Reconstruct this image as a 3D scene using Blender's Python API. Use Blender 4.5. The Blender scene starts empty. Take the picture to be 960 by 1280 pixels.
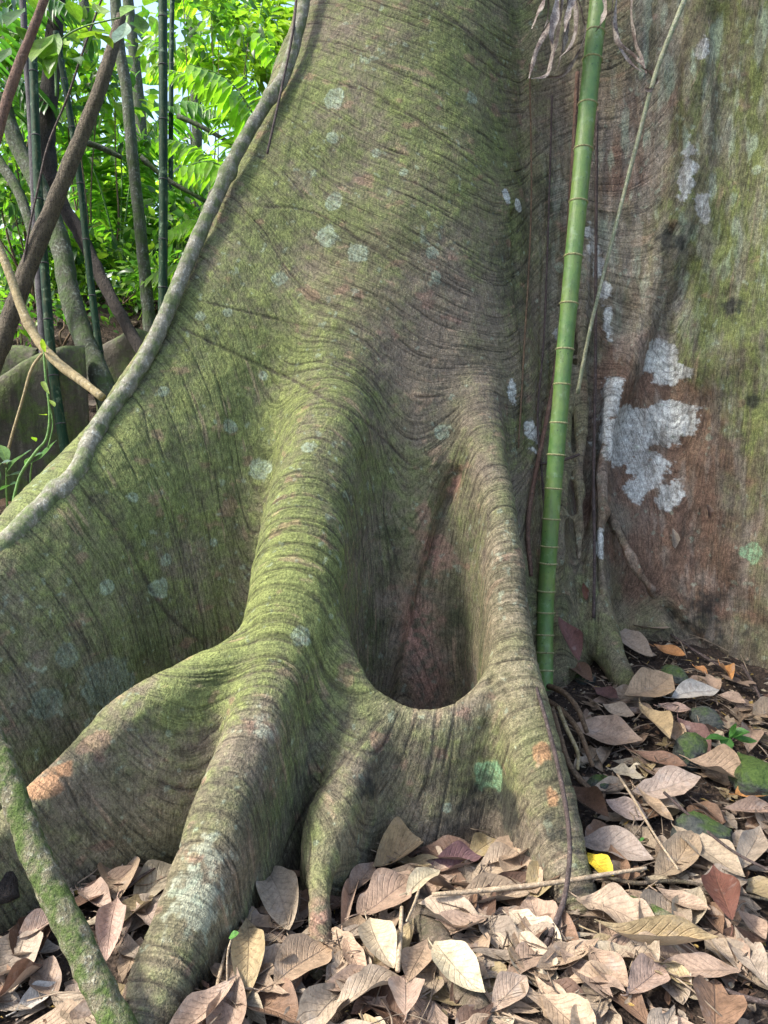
import bpy, bmesh, math, random
import numpy as np
from mathutils import Vector, Matrix, Quaternion
from mathutils.bvhtree import BVHTree
random.seed(7)
RNG = np.random.default_rng(11)
SC = bpy.context.scene
COL = SC.collection
R = math.radians

# ------------------------------------------------------------ camera model
FPX, CX, CY = 1005.0, 480.0, 640.0          # focal length and centre, in pixels of the 960x1280 photo
CAMZ, PITCH = 1.5, R(10)
CP, SP = math.cos(PITCH), math.sin(PITCH)
def P(px, py, d):
    """point seen at (px, py), d metres along the camera axis"""
    a = (px-CX)/FPX; b = (CY-py)/FPX
    return np.array([a*d, d*(CP+b*SP), CAMZ+d*(-SP+b*CP)])
def depth_of(p):
    return p[1]*CP-(p[2]-CAMZ)*SP
def ray(px, py):
    v = P(px, py, 1.0)-np.array([0, 0, CAMZ]); return v/np.linalg.norm(v)
cam = bpy.data.cameras.new('camera'); cam_ob = bpy.data.objects.new('camera', cam); COL.objects.link(cam_ob)
cam_ob.location = (0, 0, CAMZ); cam_ob.rotation_euler = (R(90)-PITCH, 0, 0)
cam.sensor_fit = 'VERTICAL'; cam.sensor_height = 36; cam.lens = 36*FPX/1280
cam.clip_start = 0.05; cam.clip_end = 500
SC.camera = cam_ob

LDIR = Vector((-.62, -.14, .77)).normalized()      # towards the sun
# ------------------------------------------------------------ noise
def _hash(ix, iy, iz, seed):
    h = (ix.astype(np.int64)*374761393+iy.astype(np.int64)*668265263+iz.astype(np.int64)*2147483647+seed*974634777) & 0xFFFFFFFF
    h = ((h ^ (h >> 13))*1274126177) & 0xFFFFFFFF
    h = ((h ^ (h >> 15))*2246822519) & 0xFFFFFFFF
    return (h ^ (h >> 16)) & 0xFFFF
_G = RNG.normal(size=(4096, 3)); _G /= np.linalg.norm(_G, axis=1)[:, None]
def pn(p, seed=0):
    p = np.asarray(p, float)
    i = np.floor(p); f = p-i; u = f*f*f*(f*(f*6-15)+10)
    i = i.astype(np.int64)
    out = 0
    for dx in (0, 1):
        wx = u[..., 0] if dx else 1-u[..., 0]
        for dy in (0, 1):
            wy = u[..., 1] if dy else 1-u[..., 1]
            for dz in (0, 1):
                wz = u[..., 2] if dz else 1-u[..., 2]
                g = _G[_hash(i[..., 0]+dx, i[..., 1]+dy, i[..., 2]+dz, seed) & 4095]
                out = out+wx*wy*wz*(g[..., 0]*(f[..., 0]-dx)+g[..., 1]*(f[..., 1]-dy)+g[..., 2]*(f[..., 2]-dz))
    return out*1.5
def fbm(p, o=3, seed=0, gain=.5):
    p = np.asarray(p, float); a = 1; t = 0
    for k in range(o):
        t = t+a*pn(p*2**k, seed+k); a *= gain
    return t
def sstep(a, b, x):
    t = np.clip((x-a)/(b-a), 0, 1); return t*t*(3-2*t)

# ------------------------------------------------------------ objects
def tag(o, label=None, cat=None, group=None, kind=None):
    if label: o['label'] = label
    if cat: o['category'] = cat
    if group: o['group'] = group
    if kind: o['kind'] = kind
    return o
def empty(name, loc):
    o = bpy.data.objects.new(name, None); COL.objects.link(o); o.location = loc
    o.empty_display_size = .05
    return o
def np_mesh(name, v, quads=None, tris=None, smooth=True):
    me = bpy.data.meshes.new(name)
    v = np.asarray(v, np.float32)
    me.vertices.add(len(v)); me.vertices.foreach_set('co', v.ravel())
    parts = []; starts = []; n = 0
    for f, k in ((quads, 4), (tris, 3)):
        if f is None or len(f) == 0: continue
        f = np.asarray(f, np.int32); parts.append(f.ravel()); starts.append(n+np.arange(len(f), dtype=np.int32)*k); n += f.size
    if parts:
        lp = np.concatenate(parts); st = np.concatenate(starts)
        me.loops.add(len(lp)); me.loops.foreach_set('vertex_index', lp)
        me.polygons.add(len(st)); me.polygons.foreach_set('loop_start', st)
        me.polygons.foreach_set('use_smooth', np.full(len(st), smooth, bool))
    me.update(calc_edges=True); me.validate()
    return me
def link(name, me, mat=None, parent=None, loc=None):
    o = bpy.data.objects.new(name, me); COL.objects.link(o)
    if mat and not me.materials: me.materials.append(mat)
    if loc is not None:                     # shift world-space vertices so that loc becomes the origin
        me.transform(Matrix.Translation(-Vector(loc))); o.location = loc
    if parent: o.parent = parent
    return o
def child(name, me, mat, parent):
    """world-space mesh as a part of a thing (or of a part) that is only translated"""
    o = bpy.data.objects.new(name, me); COL.objects.link(o)
    if mat and not me.materials: me.materials.append(mat)
    t = Vector((0, 0, 0)); q = parent
    while q is not None: t += q.location; q = q.parent
    me.transform(Matrix.Translation(-t)); o.parent = parent
    return o
class MB:
    """collects vertices and faces for one mesh"""
    def __init__(s): s.v = []; s.q = []; s.t = []; s.n = 0; s.uv = []; s.at = []
    def add(s, v, q=(), t=(), at=None):
        v = np.asarray(v, float).reshape(-1, 3)
        if len(q): s.q.append(np.asarray(q)+s.n)
        if len(t): s.t.append(np.asarray(t)+s.n)
        s.v.append(v); s.n += len(v)
        s.at.append(np.zeros((len(v), 4)) if at is None else np.asarray(at, float))
    def mesh(s, name, smooth=True, attr=None):
        me = np_mesh(name, np.concatenate(s.v), np.concatenate(s.q) if s.q else None, np.concatenate(s.t) if s.t else None, smooth)
        if attr:
            a = me.attributes.new(attr, 'FLOAT_COLOR', 'POINT'); a.data.foreach_set('color', np.concatenate(s.at).astype(np.float32).ravel())
        return me
def catmull(pts, n):
    """smooth curve through rows of pts (any columns), n samples per span"""
    p = np.asarray(pts, float)
    if len(p) == 2:
        t = np.linspace(0, 1, n+1)[:, None]; return p[0]*(1-t)+p[1]*t
    q = np.vstack([2*p[0]-p[1], p, 2*p[-1]-p[-2]]); out = []
    for i in range(1, len(q)-2):
        t = np.linspace(0, 1, n, endpoint=False)[:, None]
        a, b, c, d = q[i-1], q[i], q[i+1], q[i+2]
        out.append(.5*(2*b+(c-a)*t+(2*a-5*b+4*c-d)*t**2+(-a+3*b-3*c+d)*t**3))
    out.append(p[-1:]); return np.vstack(out)
def frames(c):
    T = np.gradient(c, axis=0); T /= np.linalg.norm(T, axis=1)[:, None]+1e-12
    n = np.cross(T[0], [0.13, 0.31, .94]);
    if np.linalg.norm(n) < .1: n = np.cross(T[0], [1, 0, 0])
    N = []; 
    for t in T:
        n = n-t*np.dot(n, t); n = n/(np.linalg.norm(n)+1e-12); N.append(n)
    N = np.array(N); return T, N, np.cross(T, N)
def tube(mb, c, r, seg=10, cap=True, rough=0, rfreq=6, seed=0, ringfn=None):
    """a tube along points c (n,3) with radii r; rough = relative radial noise; attribute = (arc length, angle, 0, 1)"""
    c = np.asarray(c, float); n = len(c); r = np.broadcast_to(np.asarray(r, float), (n,))
    T, N, B = frames(c)
    L = np.concatenate([[0], np.cumsum(np.linalg.norm(np.diff(c, axis=0), axis=1))])
    a = np.arange(seg)*2*math.pi/seg
    dirs = N[:, None]*np.cos(a)[None, :, None]+B[:, None]*np.sin(a)[None, :, None]
    rr = np.repeat(r[:, None], seg, 1)
    if rough:
        q = c[:, None]+dirs*rr[..., None]
        rr = rr*(1+rough*fbm(q*rfreq, 3, seed))
    if ringfn is not None: rr = rr*ringfn(L)[:, None]
    v = (c[:, None]+dirs*rr[..., None]).reshape(-1, 3)
    at = np.zeros((n, seg, 4)); at[..., 0] = L[:, None]; at[..., 1] = (a/(2*math.pi))[None]; at[..., 2] = np.linspace(0, 1, n)[:, None]; at[..., 3] = 1
    i = np.arange(n-1)[:, None]*seg; j = np.arange(seg)[None]; k = (j+1) % seg
    q = np.stack([i+j, i+k, i+seg+k, i+seg+j], -1).reshape(-1, 4)
    at = at.reshape(-1, 4); t = []
    if cap:
        v = np.vstack([v, c[0]-T[0]*r[0]*.25, c[-1]+T[-1]*r[-1]*.25]); at = np.vstack([at, at[:1], at[-2:-1]])
        m = n*seg
        for x in range(seg):
            y = (x+1) % seg
            t.append((m, y, x)); t.append((m+1, (n-1)*seg+x, (n-1)*seg+y))
    mb.add(v, q, t, at)

# ------------------------------------------------------------ materials
def new_mat(name):
    m = bpy.data.materials.new(name); m.use_nodes = True
    nt = m.node_tree; nt.nodes.clear()
    return m, nt
class NT:
    """tiny node builder"""
    def __init__(s, nt): s.nt = nt
    def n(s, typ, **kw):
        nd = s.nt.nodes.new(typ)
        ins = kw.pop('i', {})
        for k, v in kw.items(): setattr(nd, k, v)
        for k, v in ins.items():
            if isinstance(v, bpy.types.NodeSocket): s.nt.links.new(v, nd.inputs[k])
            else: nd.inputs[k].default_value = v
        return nd
    def math(s, op, a, b=0.0, c=None, clamp=False):
        nd = s.n('ShaderNodeMath', operation=op, use_clamp=clamp, i={0: a, 1: b} if c is None else {0: a, 1: b, 2: c})
        return nd.outputs[0]
    def mix(s, f, a, b, mode='MIX'):
        nd = s.n('ShaderNodeMix', data_type='RGBA', blend_type=mode)
        for k, v in ((0, f), (6, a), (7, b)):
            if isinstance(v, bpy.types.NodeSocket): s.nt.links.new(v, nd.inputs[k])
            else: nd.inputs[k].default_value = v if k == 0 or len(v) == 4 else (*v, 1)
        return nd.outputs[2]
    def noise(s, vec, scale, detail=3, rough=.55, dist=0):
        nd = s.n('ShaderNodeTexNoise', i={'Vector': vec, 'Scale': scale, 'Detail': detail, 'Roughness': rough, 'Distortion': dist})
        return nd.outputs[0]
    def ramp(s, f, stops):
        nd = s.n('ShaderNodeValToRGB'); cr = nd.color_ramp
        while len(cr.elements) < len(stops): cr.elements.new(.5)
        for e, (p, c) in zip(cr.elements, stops):
            e.position = p; e.color = (*c, 1) if len(c) == 3 else c
        s.nt.links.new(f, nd.inputs[0]); return nd.outputs[0]
    def mr(s, v, a, b, c=0., d=1.):
        nd = s.n('ShaderNodeMapRange', i={0: v, 1: a, 2: b, 3: c, 4: d}); return nd.outputs[0]
    def attr(s, name): return s.n('ShaderNodeAttribute', attribute_name=name)
    def out(s, sh): s.n('ShaderNodeOutputMaterial', i={0: sh})
    def bsdf(s, col, rough=.8, normal=None, spec=.3, **kw):
        i = {'Base Color': col if isinstance(col, bpy.types.NodeSocket) else (*col, 1), 'Roughness': rough, 'Specular IOR Level': spec}
        if normal is not None: i['Normal'] = normal
        i.update(kw)
        return s.n('ShaderNodeBsdfPrincipled', i=i).outputs[0]
    def bump(s, h, dist, strength=1.0, normal=None):
        i = {'Height': h, 'Distance': dist, 'Strength': strength}
        if normal is not None: i['Normal'] = normal
        return s.n('ShaderNodeBump', i=i).outputs[0]

# ------------------------------------------------------------ ground height
def ground_z(x, y):
    x = np.asarray(x, float); y = np.asarray(y, float)
    z = .17*np.clip(y-2.35, 0, 1.6)*sstep(.1, .9, x)
    side = np.maximum(sstep(-.2, -1.0, x), sstep(5.0, 6.5, y))
    z = z+(.80*sstep(2.9, 5.2, y)+1.25*sstep(4.9, 7.4, y))*side+.10*np.clip(y-7, 0, 14)
    z = z-.05*np.exp(-((x-.18)/.34)**2-((y-2.32)/.28)**2)
    q = np.stack([x, y, x*0], -1)
    return z+.03*fbm(q*1.3, 2, 91)+.012*fbm(q*5, 2, 92)
def gz(x, y): return float(ground_z(np.array([x]), np.array([y]))[0])
def ground_hit(px, py):
    d = .8
    while d < 60:
        p = P(px, py, d)
        if p[2] < gz(p[0], p[1]): return p
        d += .01+d*.003
    return P(px, py, 60)
# ============================================================ the buttress tree
SEGS = []    # (kind, a, b, ra, rb, flare, k, part, s0, s1)
def chain(pts, part, curtain=False, flare=0., k=.12, world=False, s0=None):
    w = []
    for p in pts:
        w.append((np.array(p[:3], float), p[3]) if world else (P(*p[:3]), p[3]))
    s = -w[0][0][2] if s0 is None else s0
    cv = catmull([np.append(p, r) for p, r in w], 2)
    w = [(c[:3], c[3]) for c in cv]
    for (a, ra), (b, rb) in zip(w, w[1:]):
        l = np.linalg.norm(b-a); SEGS.append((curtain, a, b, ra, rb, flare, k, part, s, s+l)); s += l
PARTS = ['trunk', 'buttress_left', 'buttress_right', 'root_front', 'root_left', 'root_small', 'lip', 'root_right', 'foot']
T_, A_, H_, B_, C_, F_, W_, E_, G_ = range(9)
# main lobe of the trunk
chain([(545, -420, 4.1, .56), (528, -150, 4.02, .54), (520, 30, 3.95, .53), (500, 250, 3.88, .56), (492, 430, 3.88, .62), (505, 600, 3.99, .68), (520, 900, 4.12, .76)], T_, k=.1)
chain([(1.0, 4.75, 5, .78), (1.0, 4.75, 1, .84), (1.0, 4.75, -.5, .95)], T_, k=.12, world=True, s0=-5)
# left buttress
chain([(520, -130, 4.0, .37), (462, 60, 3.84, .27), (366, 230, 3.62, .20), (280, 360, 3.42, .155), (212, 470, 3.25, .12), (140, 565, 3.05, .11), (55, 655, 2.8, .105), (-60, 765, 2.55, .10), (-260, 960, 2.25, .1), (-420, 1120, 2.05, .08)], A_, True, .27, .36)
chain([(450, 180, 3.88, .38), (352, 330, 3.66, .31), (272, 480, 3.46, .235), (190, 595, 3.24, .19), (95, 705, 2.98, .165), (-40, 830, 2.68, .15), (-200, 1000, 2.4, .13)], A_, True, .10, .30)
# right buttress
chain([(1.15, 4.5, 5, .36), (1.75, 3.98, 4.4, .26), (2.3, 3.45, 3.2, .2), (2.9, 2.85, 1.7, .17), (3.5, 2.3, .3, .15)], H_, True, .05, .3, world=True, s0=-3.2)
# front root
chain([(470, 330, 3.62, .30), (440, 450, 3.38, .21), (412, 545, 3.18, .17), (386, 650, 2.99, .16), (368, 750, 2.78, .155), (340, 860, 2.56, .118), (290, 980, 2.31, .094), (252, 1100, 2.13, .088), (214, 1200, 1.99, .085), (172, 1310, 1.85, .08), (140, 1390, 1.78, .07)], B_, True, .03, .18)
# left root leaving the front root
chain([(335, 806, 2.72, .085), (280, 834, 2.58, .078), (205, 872, 2.5, .08), (150, 906, 2.45, .078), (110, 948, 2.39, .07), (60, 990, 2.31, .055), (15, 1030, 2.23, .05), (-60, 1110, 2.1, .045)], C_, True, .13, .05, s0=-.55)
# lip and wall of the pocket
chain([(365, 735, 2.88, .12), (396, 776, 2.79, .085), (428, 826, 2.70, .058), (464, 876, 2.65, .048), (510, 899, 2.63, .043), (555, 900, 2.65, .043), (597, 878, 2.69, .046), (640, 832, 2.76, .06)], W_, True, .13, .06, s0=-.7)
chain([(388, 815, 2.76, .09), (418, 885, 2.66, .075), (428, 945, 2.58, .05)], B_, True, .03, .09, s0=-.75)
# small root with its fold
chain([(476, 892, 2.66, .045), (458, 930, 2.58, .055), (434, 980, 2.51, .07), (412, 1030, 2.43, .075), (403, 1066, 2.37, .06)], F_, True, .02, .06, s0=-.5)
chain([(402, 1060, 2.36, .045), (399, 1095, 2.29, .040), (399, 1130, 2.21, .038), (401, 1215, 2.06, .040)], F_, False, 0, .02, s0=-.5)
# right root
chain([(575, 470, 3.55, .20), (600, 545, 3.28, .105), (618, 610, 3.13, .072), (629, 680, 3.0, .067), (636, 760, 2.87, .068), (645, 850, 2.73, .08), (670, 945, 2.57, .08), (694, 1030, 2.46, .078), (716, 1110, 2.36, .072), (736, 1190, 2.28, .055)], E_, True, .06, .045)
# foot roots and swellings at the right
chain([(735, 500, 4.15, .16), (738, 700, 3.80, .095), (752, 790, 3.60, .07), (785, 858, 3.42, .05), (815, 900, 3.32, .035)], G_, False, 0, .12)
chain([(878, -60, 3.58, .12), (872, 60, 3.58, .11), (866, 180, 3.61, .10), (853, 268, 3.63, .075), (842, 318, 3.72, .04)], H_, False, 0, .05, s0=-3)
chain([(845, 285, 3.66, .06), (806, 390, 3.72, .062), (774, 490, 3.73, .055), (754, 590, 3.70, .05), (746, 690, 3.64, .045), (752, 770, 3.58, .04)], H_, False, 0, .06, s0=-2)
chain([(815, -60, 3.62, .05), (806, 120, 3.66, .05), (790, 260, 3.72, .045), (766, 400, 3.76, .03)], H_, False, 0, .04, s0=-3)
chain([(764, 620, 3.74, .03), (782, 680, 3.69, .032), (806, 728, 3.68, .028), (818, 745, 3.72, .02)], H_, False, 0, .04, s0=-1)
for x0, x1, d0, r0 in ((664, 668, 3.64, .05), (684, 676, 3.66, .04), (698, 690, 3.68, .034), (716, 704, 3.69, .045), (734, 728, 3.68, .03)):
    chain([(x0+6, -60, d0, r0), (x0, 150, d0+.03, r0), (x1, 400, d0+.03, r0), (x1-2, 560, d0-.03, r0), (x1-6, 700, d0-.17, r0*.8)], T_, False, 0, .018, s0=-3)

def seg_d(q, sg):
    cur, a, b, ra, rb, fl, k, part, s0, s1 = sg
    ab = b-a
    w = q-a; t = np.clip(w@ab/(ab@ab), 0, 1)
    e = np.linalg.norm(w-t[:, None]*ab, axis=1)-(ra+(rb-ra)*t)
    if cur:                                     # a wall standing under the ridge
        x, y = w[:, 0], w[:, 1]
        t = np.clip((x*ab[0]+y*ab[1])/(ab[0]**2+ab[1]**2), 0, 1)
        h = w[:, 2]-t*ab[2]
        f = np.hypot(x-t*ab[0], y-t*ab[1])-(ra+(rb-ra)*t)+fl*h
        e = np.where(h < 0, np.minimum(e, f), e)
    return e
CHAINS = []
for sg in SEGS:
    if CHAINS and CHAINS[-1][-1][7] == sg[7] and np.allclose(CHAINS[-1][-1][2], sg[1]) : CHAINS[-1].append(sg)
    else: CHAINS.append([sg])
def tree_sdf(q, near=None):
    """near: per chain a boolean mask over q where the chain can matter"""
    q = np.asarray(q, float); d = None
    for i, ch in enumerate(CHAINS):
        m = None if near is None else near[i]
        if m is not None and not m.any():
            if d is None: d = np.full(len(q), 9.)
            continue
        qq = q if m is None else q[m]; dc = None
        for sg in ch:
            e = seg_d(qq, sg); dc = e if dc is None else np.minimum(dc, e)
        if m is not None:
            x = np.full(len(q), 9.); x[m] = dc; dc = x
        if d is None: d = dc
        else:
            k = ch[0][6]; h = np.maximum(k-np.abs(d-dc), 0)/k
            d = np.minimum(d, dc)-h*h*k*.25
    return d

def surface_nets(lo, hi, vox, block=12):
    lo = np.array(lo); n = np.ceil((np.array(hi)-lo)/vox/block).astype(int)*block
    nb = n//block
    bc = np.stack(np.meshgrid(*[np.arange(k) for k in nb], indexing='ij'), -1).reshape(-1, 3)
    cen = lo+(bc+.5)*block*vox
    dc = tree_sdf(cen); hd = block*vox*.5*math.sqrt(3)
    vals = np.full(n+1, 1.0, np.float32)
    act = np.abs(dc) < hd*1.35+.03
    for b in bc[(~act) & (dc < 0)]:
        s = b*block; vals[s[0]:s[0]+block+1, s[1]:s[1]+block+1, s[2]:s[2]+block+1] = -1
    g = np.stack(np.meshgrid(*[np.arange(block+1)]*3, indexing='ij'), -1).reshape(-1, 3)
    ab = bc[act]; ac = cen[act]
    cd = []
    for ch in CHAINS:
        x = None
        for sg in ch:
            e = seg_d(ac, sg); x = e if x is None else np.minimum(x, e)
        cd.append(x < 2.4*hd+ch[0][6]+.06)
    ng = (block+1)**3
    for c0 in range(0, len(ab), 120):
        bb = ab[c0:c0+120]
        idx = (bb[:, None]*block+g[None]).reshape(-1, 3)
        v = tree_sdf(lo+idx*vox, [np.repeat(m[c0:c0+120], ng) for m in cd])
        vals[idx[:, 0], idx[:, 1], idx[:, 2]] = v
    ins = vals < 0
    c = [(i, j, k) for i in (0, 1) for j in (0, 1) for k in (0, 1)]
    sl = lambda A, o: A[o[0]:A.shape[0]-1+o[0], o[1]:A.shape[1]-1+o[1], o[2]:A.shape[2]-1+o[2]]
    cnt = sum(sl(ins, o).astype(np.int8) for o in c)
    cells = np.argwhere((cnt > 0) & (cnt < 8))
    vid = np.full(n, -1, np.int64); vid[cells[:, 0], cells[:, 1], cells[:, 2]] = np.arange(len(cells))
    acc = np.zeros((len(cells), 3)); m = np.zeros(len(cells))
    for a in c:
        for ax in range(3):
            if a[ax]: continue
            b = list(a); b[ax] = 1
            va = vals[cells[:, 0]+a[0], cells[:, 1]+a[1], cells[:, 2]+a[2]]; vb = vals[cells[:, 0]+b[0], cells[:, 1]+b[1], cells[:, 2]+b[2]]
            s = (va < 0) != (vb < 0); t = va[s]/(va[s]-vb[s])
            p = np.tile(np.array(a, float), (s.sum(), 1)); p[:, ax] += t
            acc[s] += p; m[s] += 1
    V = lo+(cells+acc/m[:, None])*vox
    Q = []
    for ax in range(3):
        u, w = (ax+1) % 3, (ax+2) % 3
        A = ins; s0 = [slice(None)]*3; s1 = [slice(None)]*3; s0[ax] = slice(0, -1); s1[ax] = slice(1, None)
        e = np.argwhere(A[tuple(s0)] != A[tuple(s1)])
        e = e[(e[:, u] > 0) & (e[:, w] > 0) & (e[:, u] < n[u]) & (e[:, w] < n[w])]
        flip = A[e[:, 0], e[:, 1], e[:, 2]]
        def cell(du, dw):
            x = e.copy(); x[:, u] -= du; x[:, w] -= dw; return vid[x[:, 0], x[:, 1], x[:, 2]]
        q = np.stack([cell(1, 1), cell(0, 1), cell(0, 0), cell(1, 0)], -1)
        q[~flip] = q[~flip][:, ::-1]; Q.append(q)
    Q = np.concatenate(Q); Q = Q[(Q >= 0).all(1)]
    return V, Q
def vnormals(V, F):
    n = np.cross(V[F[:, 2]]-V[F[:, 0]], V[F[:, 3]]-V[F[:, 1]]); out = np.zeros_like(V)
    for a in range(3):
        for c in range(4): out[:, a] += np.bincount(F[:, c], n[:, a], len(V))
    return out/(np.linalg.norm(out, axis=1)[:, None]+1e-12)
VOX = .02
tv, tq = surface_nets((-2.0, 1.35, -.2), (2.62, 4.9, 3.75), VOX)
ed = np.unique(np.sort(np.concatenate([tq[:, [0, 1]], tq[:, [1, 2]], tq[:, [2, 3]], tq[:, [3, 0]]]), 1), axis=0)
deg = np.bincount(ed.ravel(), minlength=len(tv))[:, None]
def avg(x):
    o = np.zeros_like(x)
    for a in range(x.shape[1]):
        o[:, a] = np.bincount(ed[:, 0], x[ed[:, 1], a], len(x))+np.bincount(ed[:, 1], x[ed[:, 0], a], len(x))
    return o/np.maximum(deg, 1)
for it in range(4): tv = tv+.5*(avg(tv)-tv)
# growth-line coordinate (distance along the roots and the trunk) and the distance to each part, on the coarse mesh
NPART = len(PARTS)
sw = np.zeros(len(tv)); sv = np.zeros(len(tv)); pd = np.full((len(tv), NPART), 9.)
for sg in SEGS:
    dd = seg_d(tv, sg); a, b = sg[1], sg[2]; L = np.linalg.norm(b-a)
    along = np.clip((tv-a)@((b-a)/L), -.3, L+.3)
    w = np.exp(-np.clip(dd+.10, 0, 2)/.11)*L+1e-12
    sw += w; sv += w*(sg[8]+along)
    pd[:, sg[7]] = np.minimum(pd[:, sg[7]], dd)
sv = (sv/sw)[:, None]
for it in range(36): sv = sv+.5*(avg(sv)-sv)
for it in range(6): pd = pd+.5*(avg(pd)-pd)
# fine where it can be seen from about the photograph's place, coarse elsewhere
tn = vnormals(tv, tq); dv = tv-np.array([0, 0, CAMZ]); dep = dv[:, 1]*CP-dv[:, 2]*SP
vpx = CX+FPX*dv[:, 0]/np.maximum(dep, .2); vpy = CY-FPX*(dv[:, 1]*SP+dv[:, 2]*CP)/np.maximum(dep, .2)
dn = dv/np.linalg.norm(dv, axis=1)[:, None]
vis = (vpx > -160) & (vpx < 1120) & (vpy > -160) & (vpy < 1420) & ((tn*dn).sum(1) < .30) & (tv[:, 2] > ground_z(tv[:, 0], tv[:, 1])-.09)
fv = vis[tq].any(1); tq_all = tq; rest = tq[~fv]
def sub(v, f):
    u, inv = np.unique(f.ravel(), return_inverse=True); return u, inv.reshape(f.shape)
u1, f1 = sub(tv, tq[fv]); u2, f2 = sub(tv, rest)
tv_r, sv_r, pd_r = tv[u2], sv[u2], pd[u2]; tv_all = tv
tv, tq, sv, pd = tv[u1], f1, sv[u1], pd[u1]
me0 = np_mesh('trunk_base', tv, tq)
me0.attributes.new('s', 'FLOAT', 'POINT').data.foreach_set('value', sv[:, 0].astype(np.float32))
for i in range(NPART): me0.attributes.new('p%d' % i, 'FLOAT', 'POINT').data.foreach_set('value', pd[:, i].astype(np.float32))
ob0 = bpy.data.objects.new('trunk_base', me0); COL.objects.link(ob0)
md = ob0.modifiers.new('s', 'SUBSURF'); md.levels = 2; md.subdivision_type = 'CATMULL_CLARK'
dg = bpy.context.evaluated_depsgraph_get(); ev = ob0.evaluated_get(dg); me1 = ev.to_mesh()
NV = len(me1.vertices); V = np.empty(NV*3, np.float32); me1.vertices.foreach_get('co', V); V = V.reshape(-1, 3).astype(float)
F = np.empty(len(me1.loops), np.int32); me1.loops.foreach_get('vertex_index', F); F = F.reshape(-1, 4)
def rd(name):
    x = np.empty(NV, np.float32); me1.attributes[name].data.foreach_get('value', x); return x.astype(float)
S = rd('s'); PD = np.stack([rd('p%d' % i) for i in range(NPART)], 1)
F = np.vstack([F, f2+NV]); V = np.vstack([V, tv_r]); S = np.concatenate([S, sv_r[:, 0]]); PD = np.vstack([PD, pd_r])
tv, tq = tv_all, tq_all
ev.to_mesh_clear(); bpy.data.objects.remove(ob0)
BVH0 = BVHTree.FromPolygons([tuple(x) for x in tv], [tuple(int(i) for i in f) for f in tq])
bpy.data.meshes.remove(me0)
def hit(px, py, bvh=None):
    """point of the tree's surface seen at a pixel of the photo"""
    l = (bvh or BVH0).ray_cast(Vector((0, 0, CAMZ)), Vector(ray(px, py)))
    return None if l[0] is None else np.array(l[0])
NV = len(V)
print('tree verts', NV, 'faces', len(F))
# ------------------------------------------------------------ bark relief and colouring of the tree
def poly_dist(q, pts):
    """distance of every q to a polyline and the parameter along it"""
    best = np.full(len(q), 9.); par = np.zeros(len(q)); n = len(pts)-1
    lo, hi = pts.min(0)-.2, pts.max(0)+.2
    near = ((q > lo) & (q < hi)).all(1); qa = q; q = q[near]
    best0, par0 = best, par; best = best[near]; par = par[near]
    for i in range(n):
        a, b = pts[i], pts[i+1]; ab = b-a
        w = q-a; t = np.clip(w@ab/(ab@ab+1e-12), 0, 1)
        d = np.linalg.norm(w-t[:, None]*ab, axis=1); m = d < best
        best[m] = d[m]; par[m] = (i+t[m])/n
    best0[near] = best; par0[near] = par
    return best0, par0
def surf_line(pix, n=6):
    c = catmull([(x, y, 0) for x, y in pix], n)
    h = [hit(x, y) for x, y, _ in c]; return np.array([x for x in h if x is not None])
NRM = vnormals(V, F); V0 = V.copy()
part = PD.copy(); part[:, T_] -= .06; part[:, B_] -= .01
PART = part.argmin(1)
PART[(PART == W_) & (V[:, 0]/np.maximum(V[:, 1], .5) < (425-CX)/FPX)] = B_
soft = np.exp(-np.clip(PD, -.05, 1)/.06); soft /= soft.sum(1)[:, None]
wB, wA, wH, wE, wC, wW, wT, wF = (soft[:, k] for k in (B_, A_, H_, E_, C_, W_, T_, F_))
n_lo = fbm(V*1.6, 2, 1); n_mid = fbm(V*4.2, 2, 3); n_hi = fbm(V*11, 3, 5); n_x = fbm(V*30, 2, 9)
disp = .016*n_lo*(1+wH)+.008*n_mid*(1+.6*wH)+.0028*n_hi+.0012*n_x
disp += wH*(.034*pn(V*np.array([7, 7, 1.1]), 12)+.012*pn(V*np.array([17, 17, 3.5]), 13)+.005*np.abs(fbm(V*np.array([30, 30, 9]), 3, 14)))
# growth lines (they sink towards the right on the trunk)
S = S-.34*V[:, 0]*sstep(.9, 2.0, V[:, 2])*sstep(.95, .45, V[:, 0])
S1 = S+.006*n_lo+.004*n_mid+.0012*n_hi
def lines(freq, across, seed):
    q = np.stack([S1*freq, V[:, 0]*across, (V[:, 1]-V[:, 2]*.3)*across], -1); return pn(q, seed)
l1 = lines(26, 2.2, 21); l2 = lines(52, 3.0, 22); l3 = lines(90, 5, 23)
for x, y, r, dep in [(805, 560, .20, .05), (870, 640, .16, .03), (700, 250, .12, .0), (930, 430, .22, -.04), (905, 770, .10, .03)]:
    c = hit(x, y); disp -= dep*np.exp(-(np.linalg.norm(V-c, axis=1)/r)**2)
hB = hit(345, 770); bl = np.exp(-(np.linalg.norm((V-hB)*np.array([1, .8, .7]), axis=1)/.30)**2)   # the strongly wrinkled stretch of the front root
hB2 = hit(372, 640); bl = np.clip(bl+np.exp(-(np.linalg.norm(V-hB2, axis=1)/.2)**2), 0, 1)
gate = sstep(-.3, .5, fbm(V*2.2, 2, 31))
wr = -np.abs(l1)**.7*.9+.5*l2
gate2 = sstep(-.25, .35, pn(V*np.array([7, 7, 5]), 33))
disp += .0007*wr*gate*(1-.5*wH)+.0028*wr*bl*(.3+.7*gate2)+.0010*l3*gate2+.0006*l2
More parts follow.
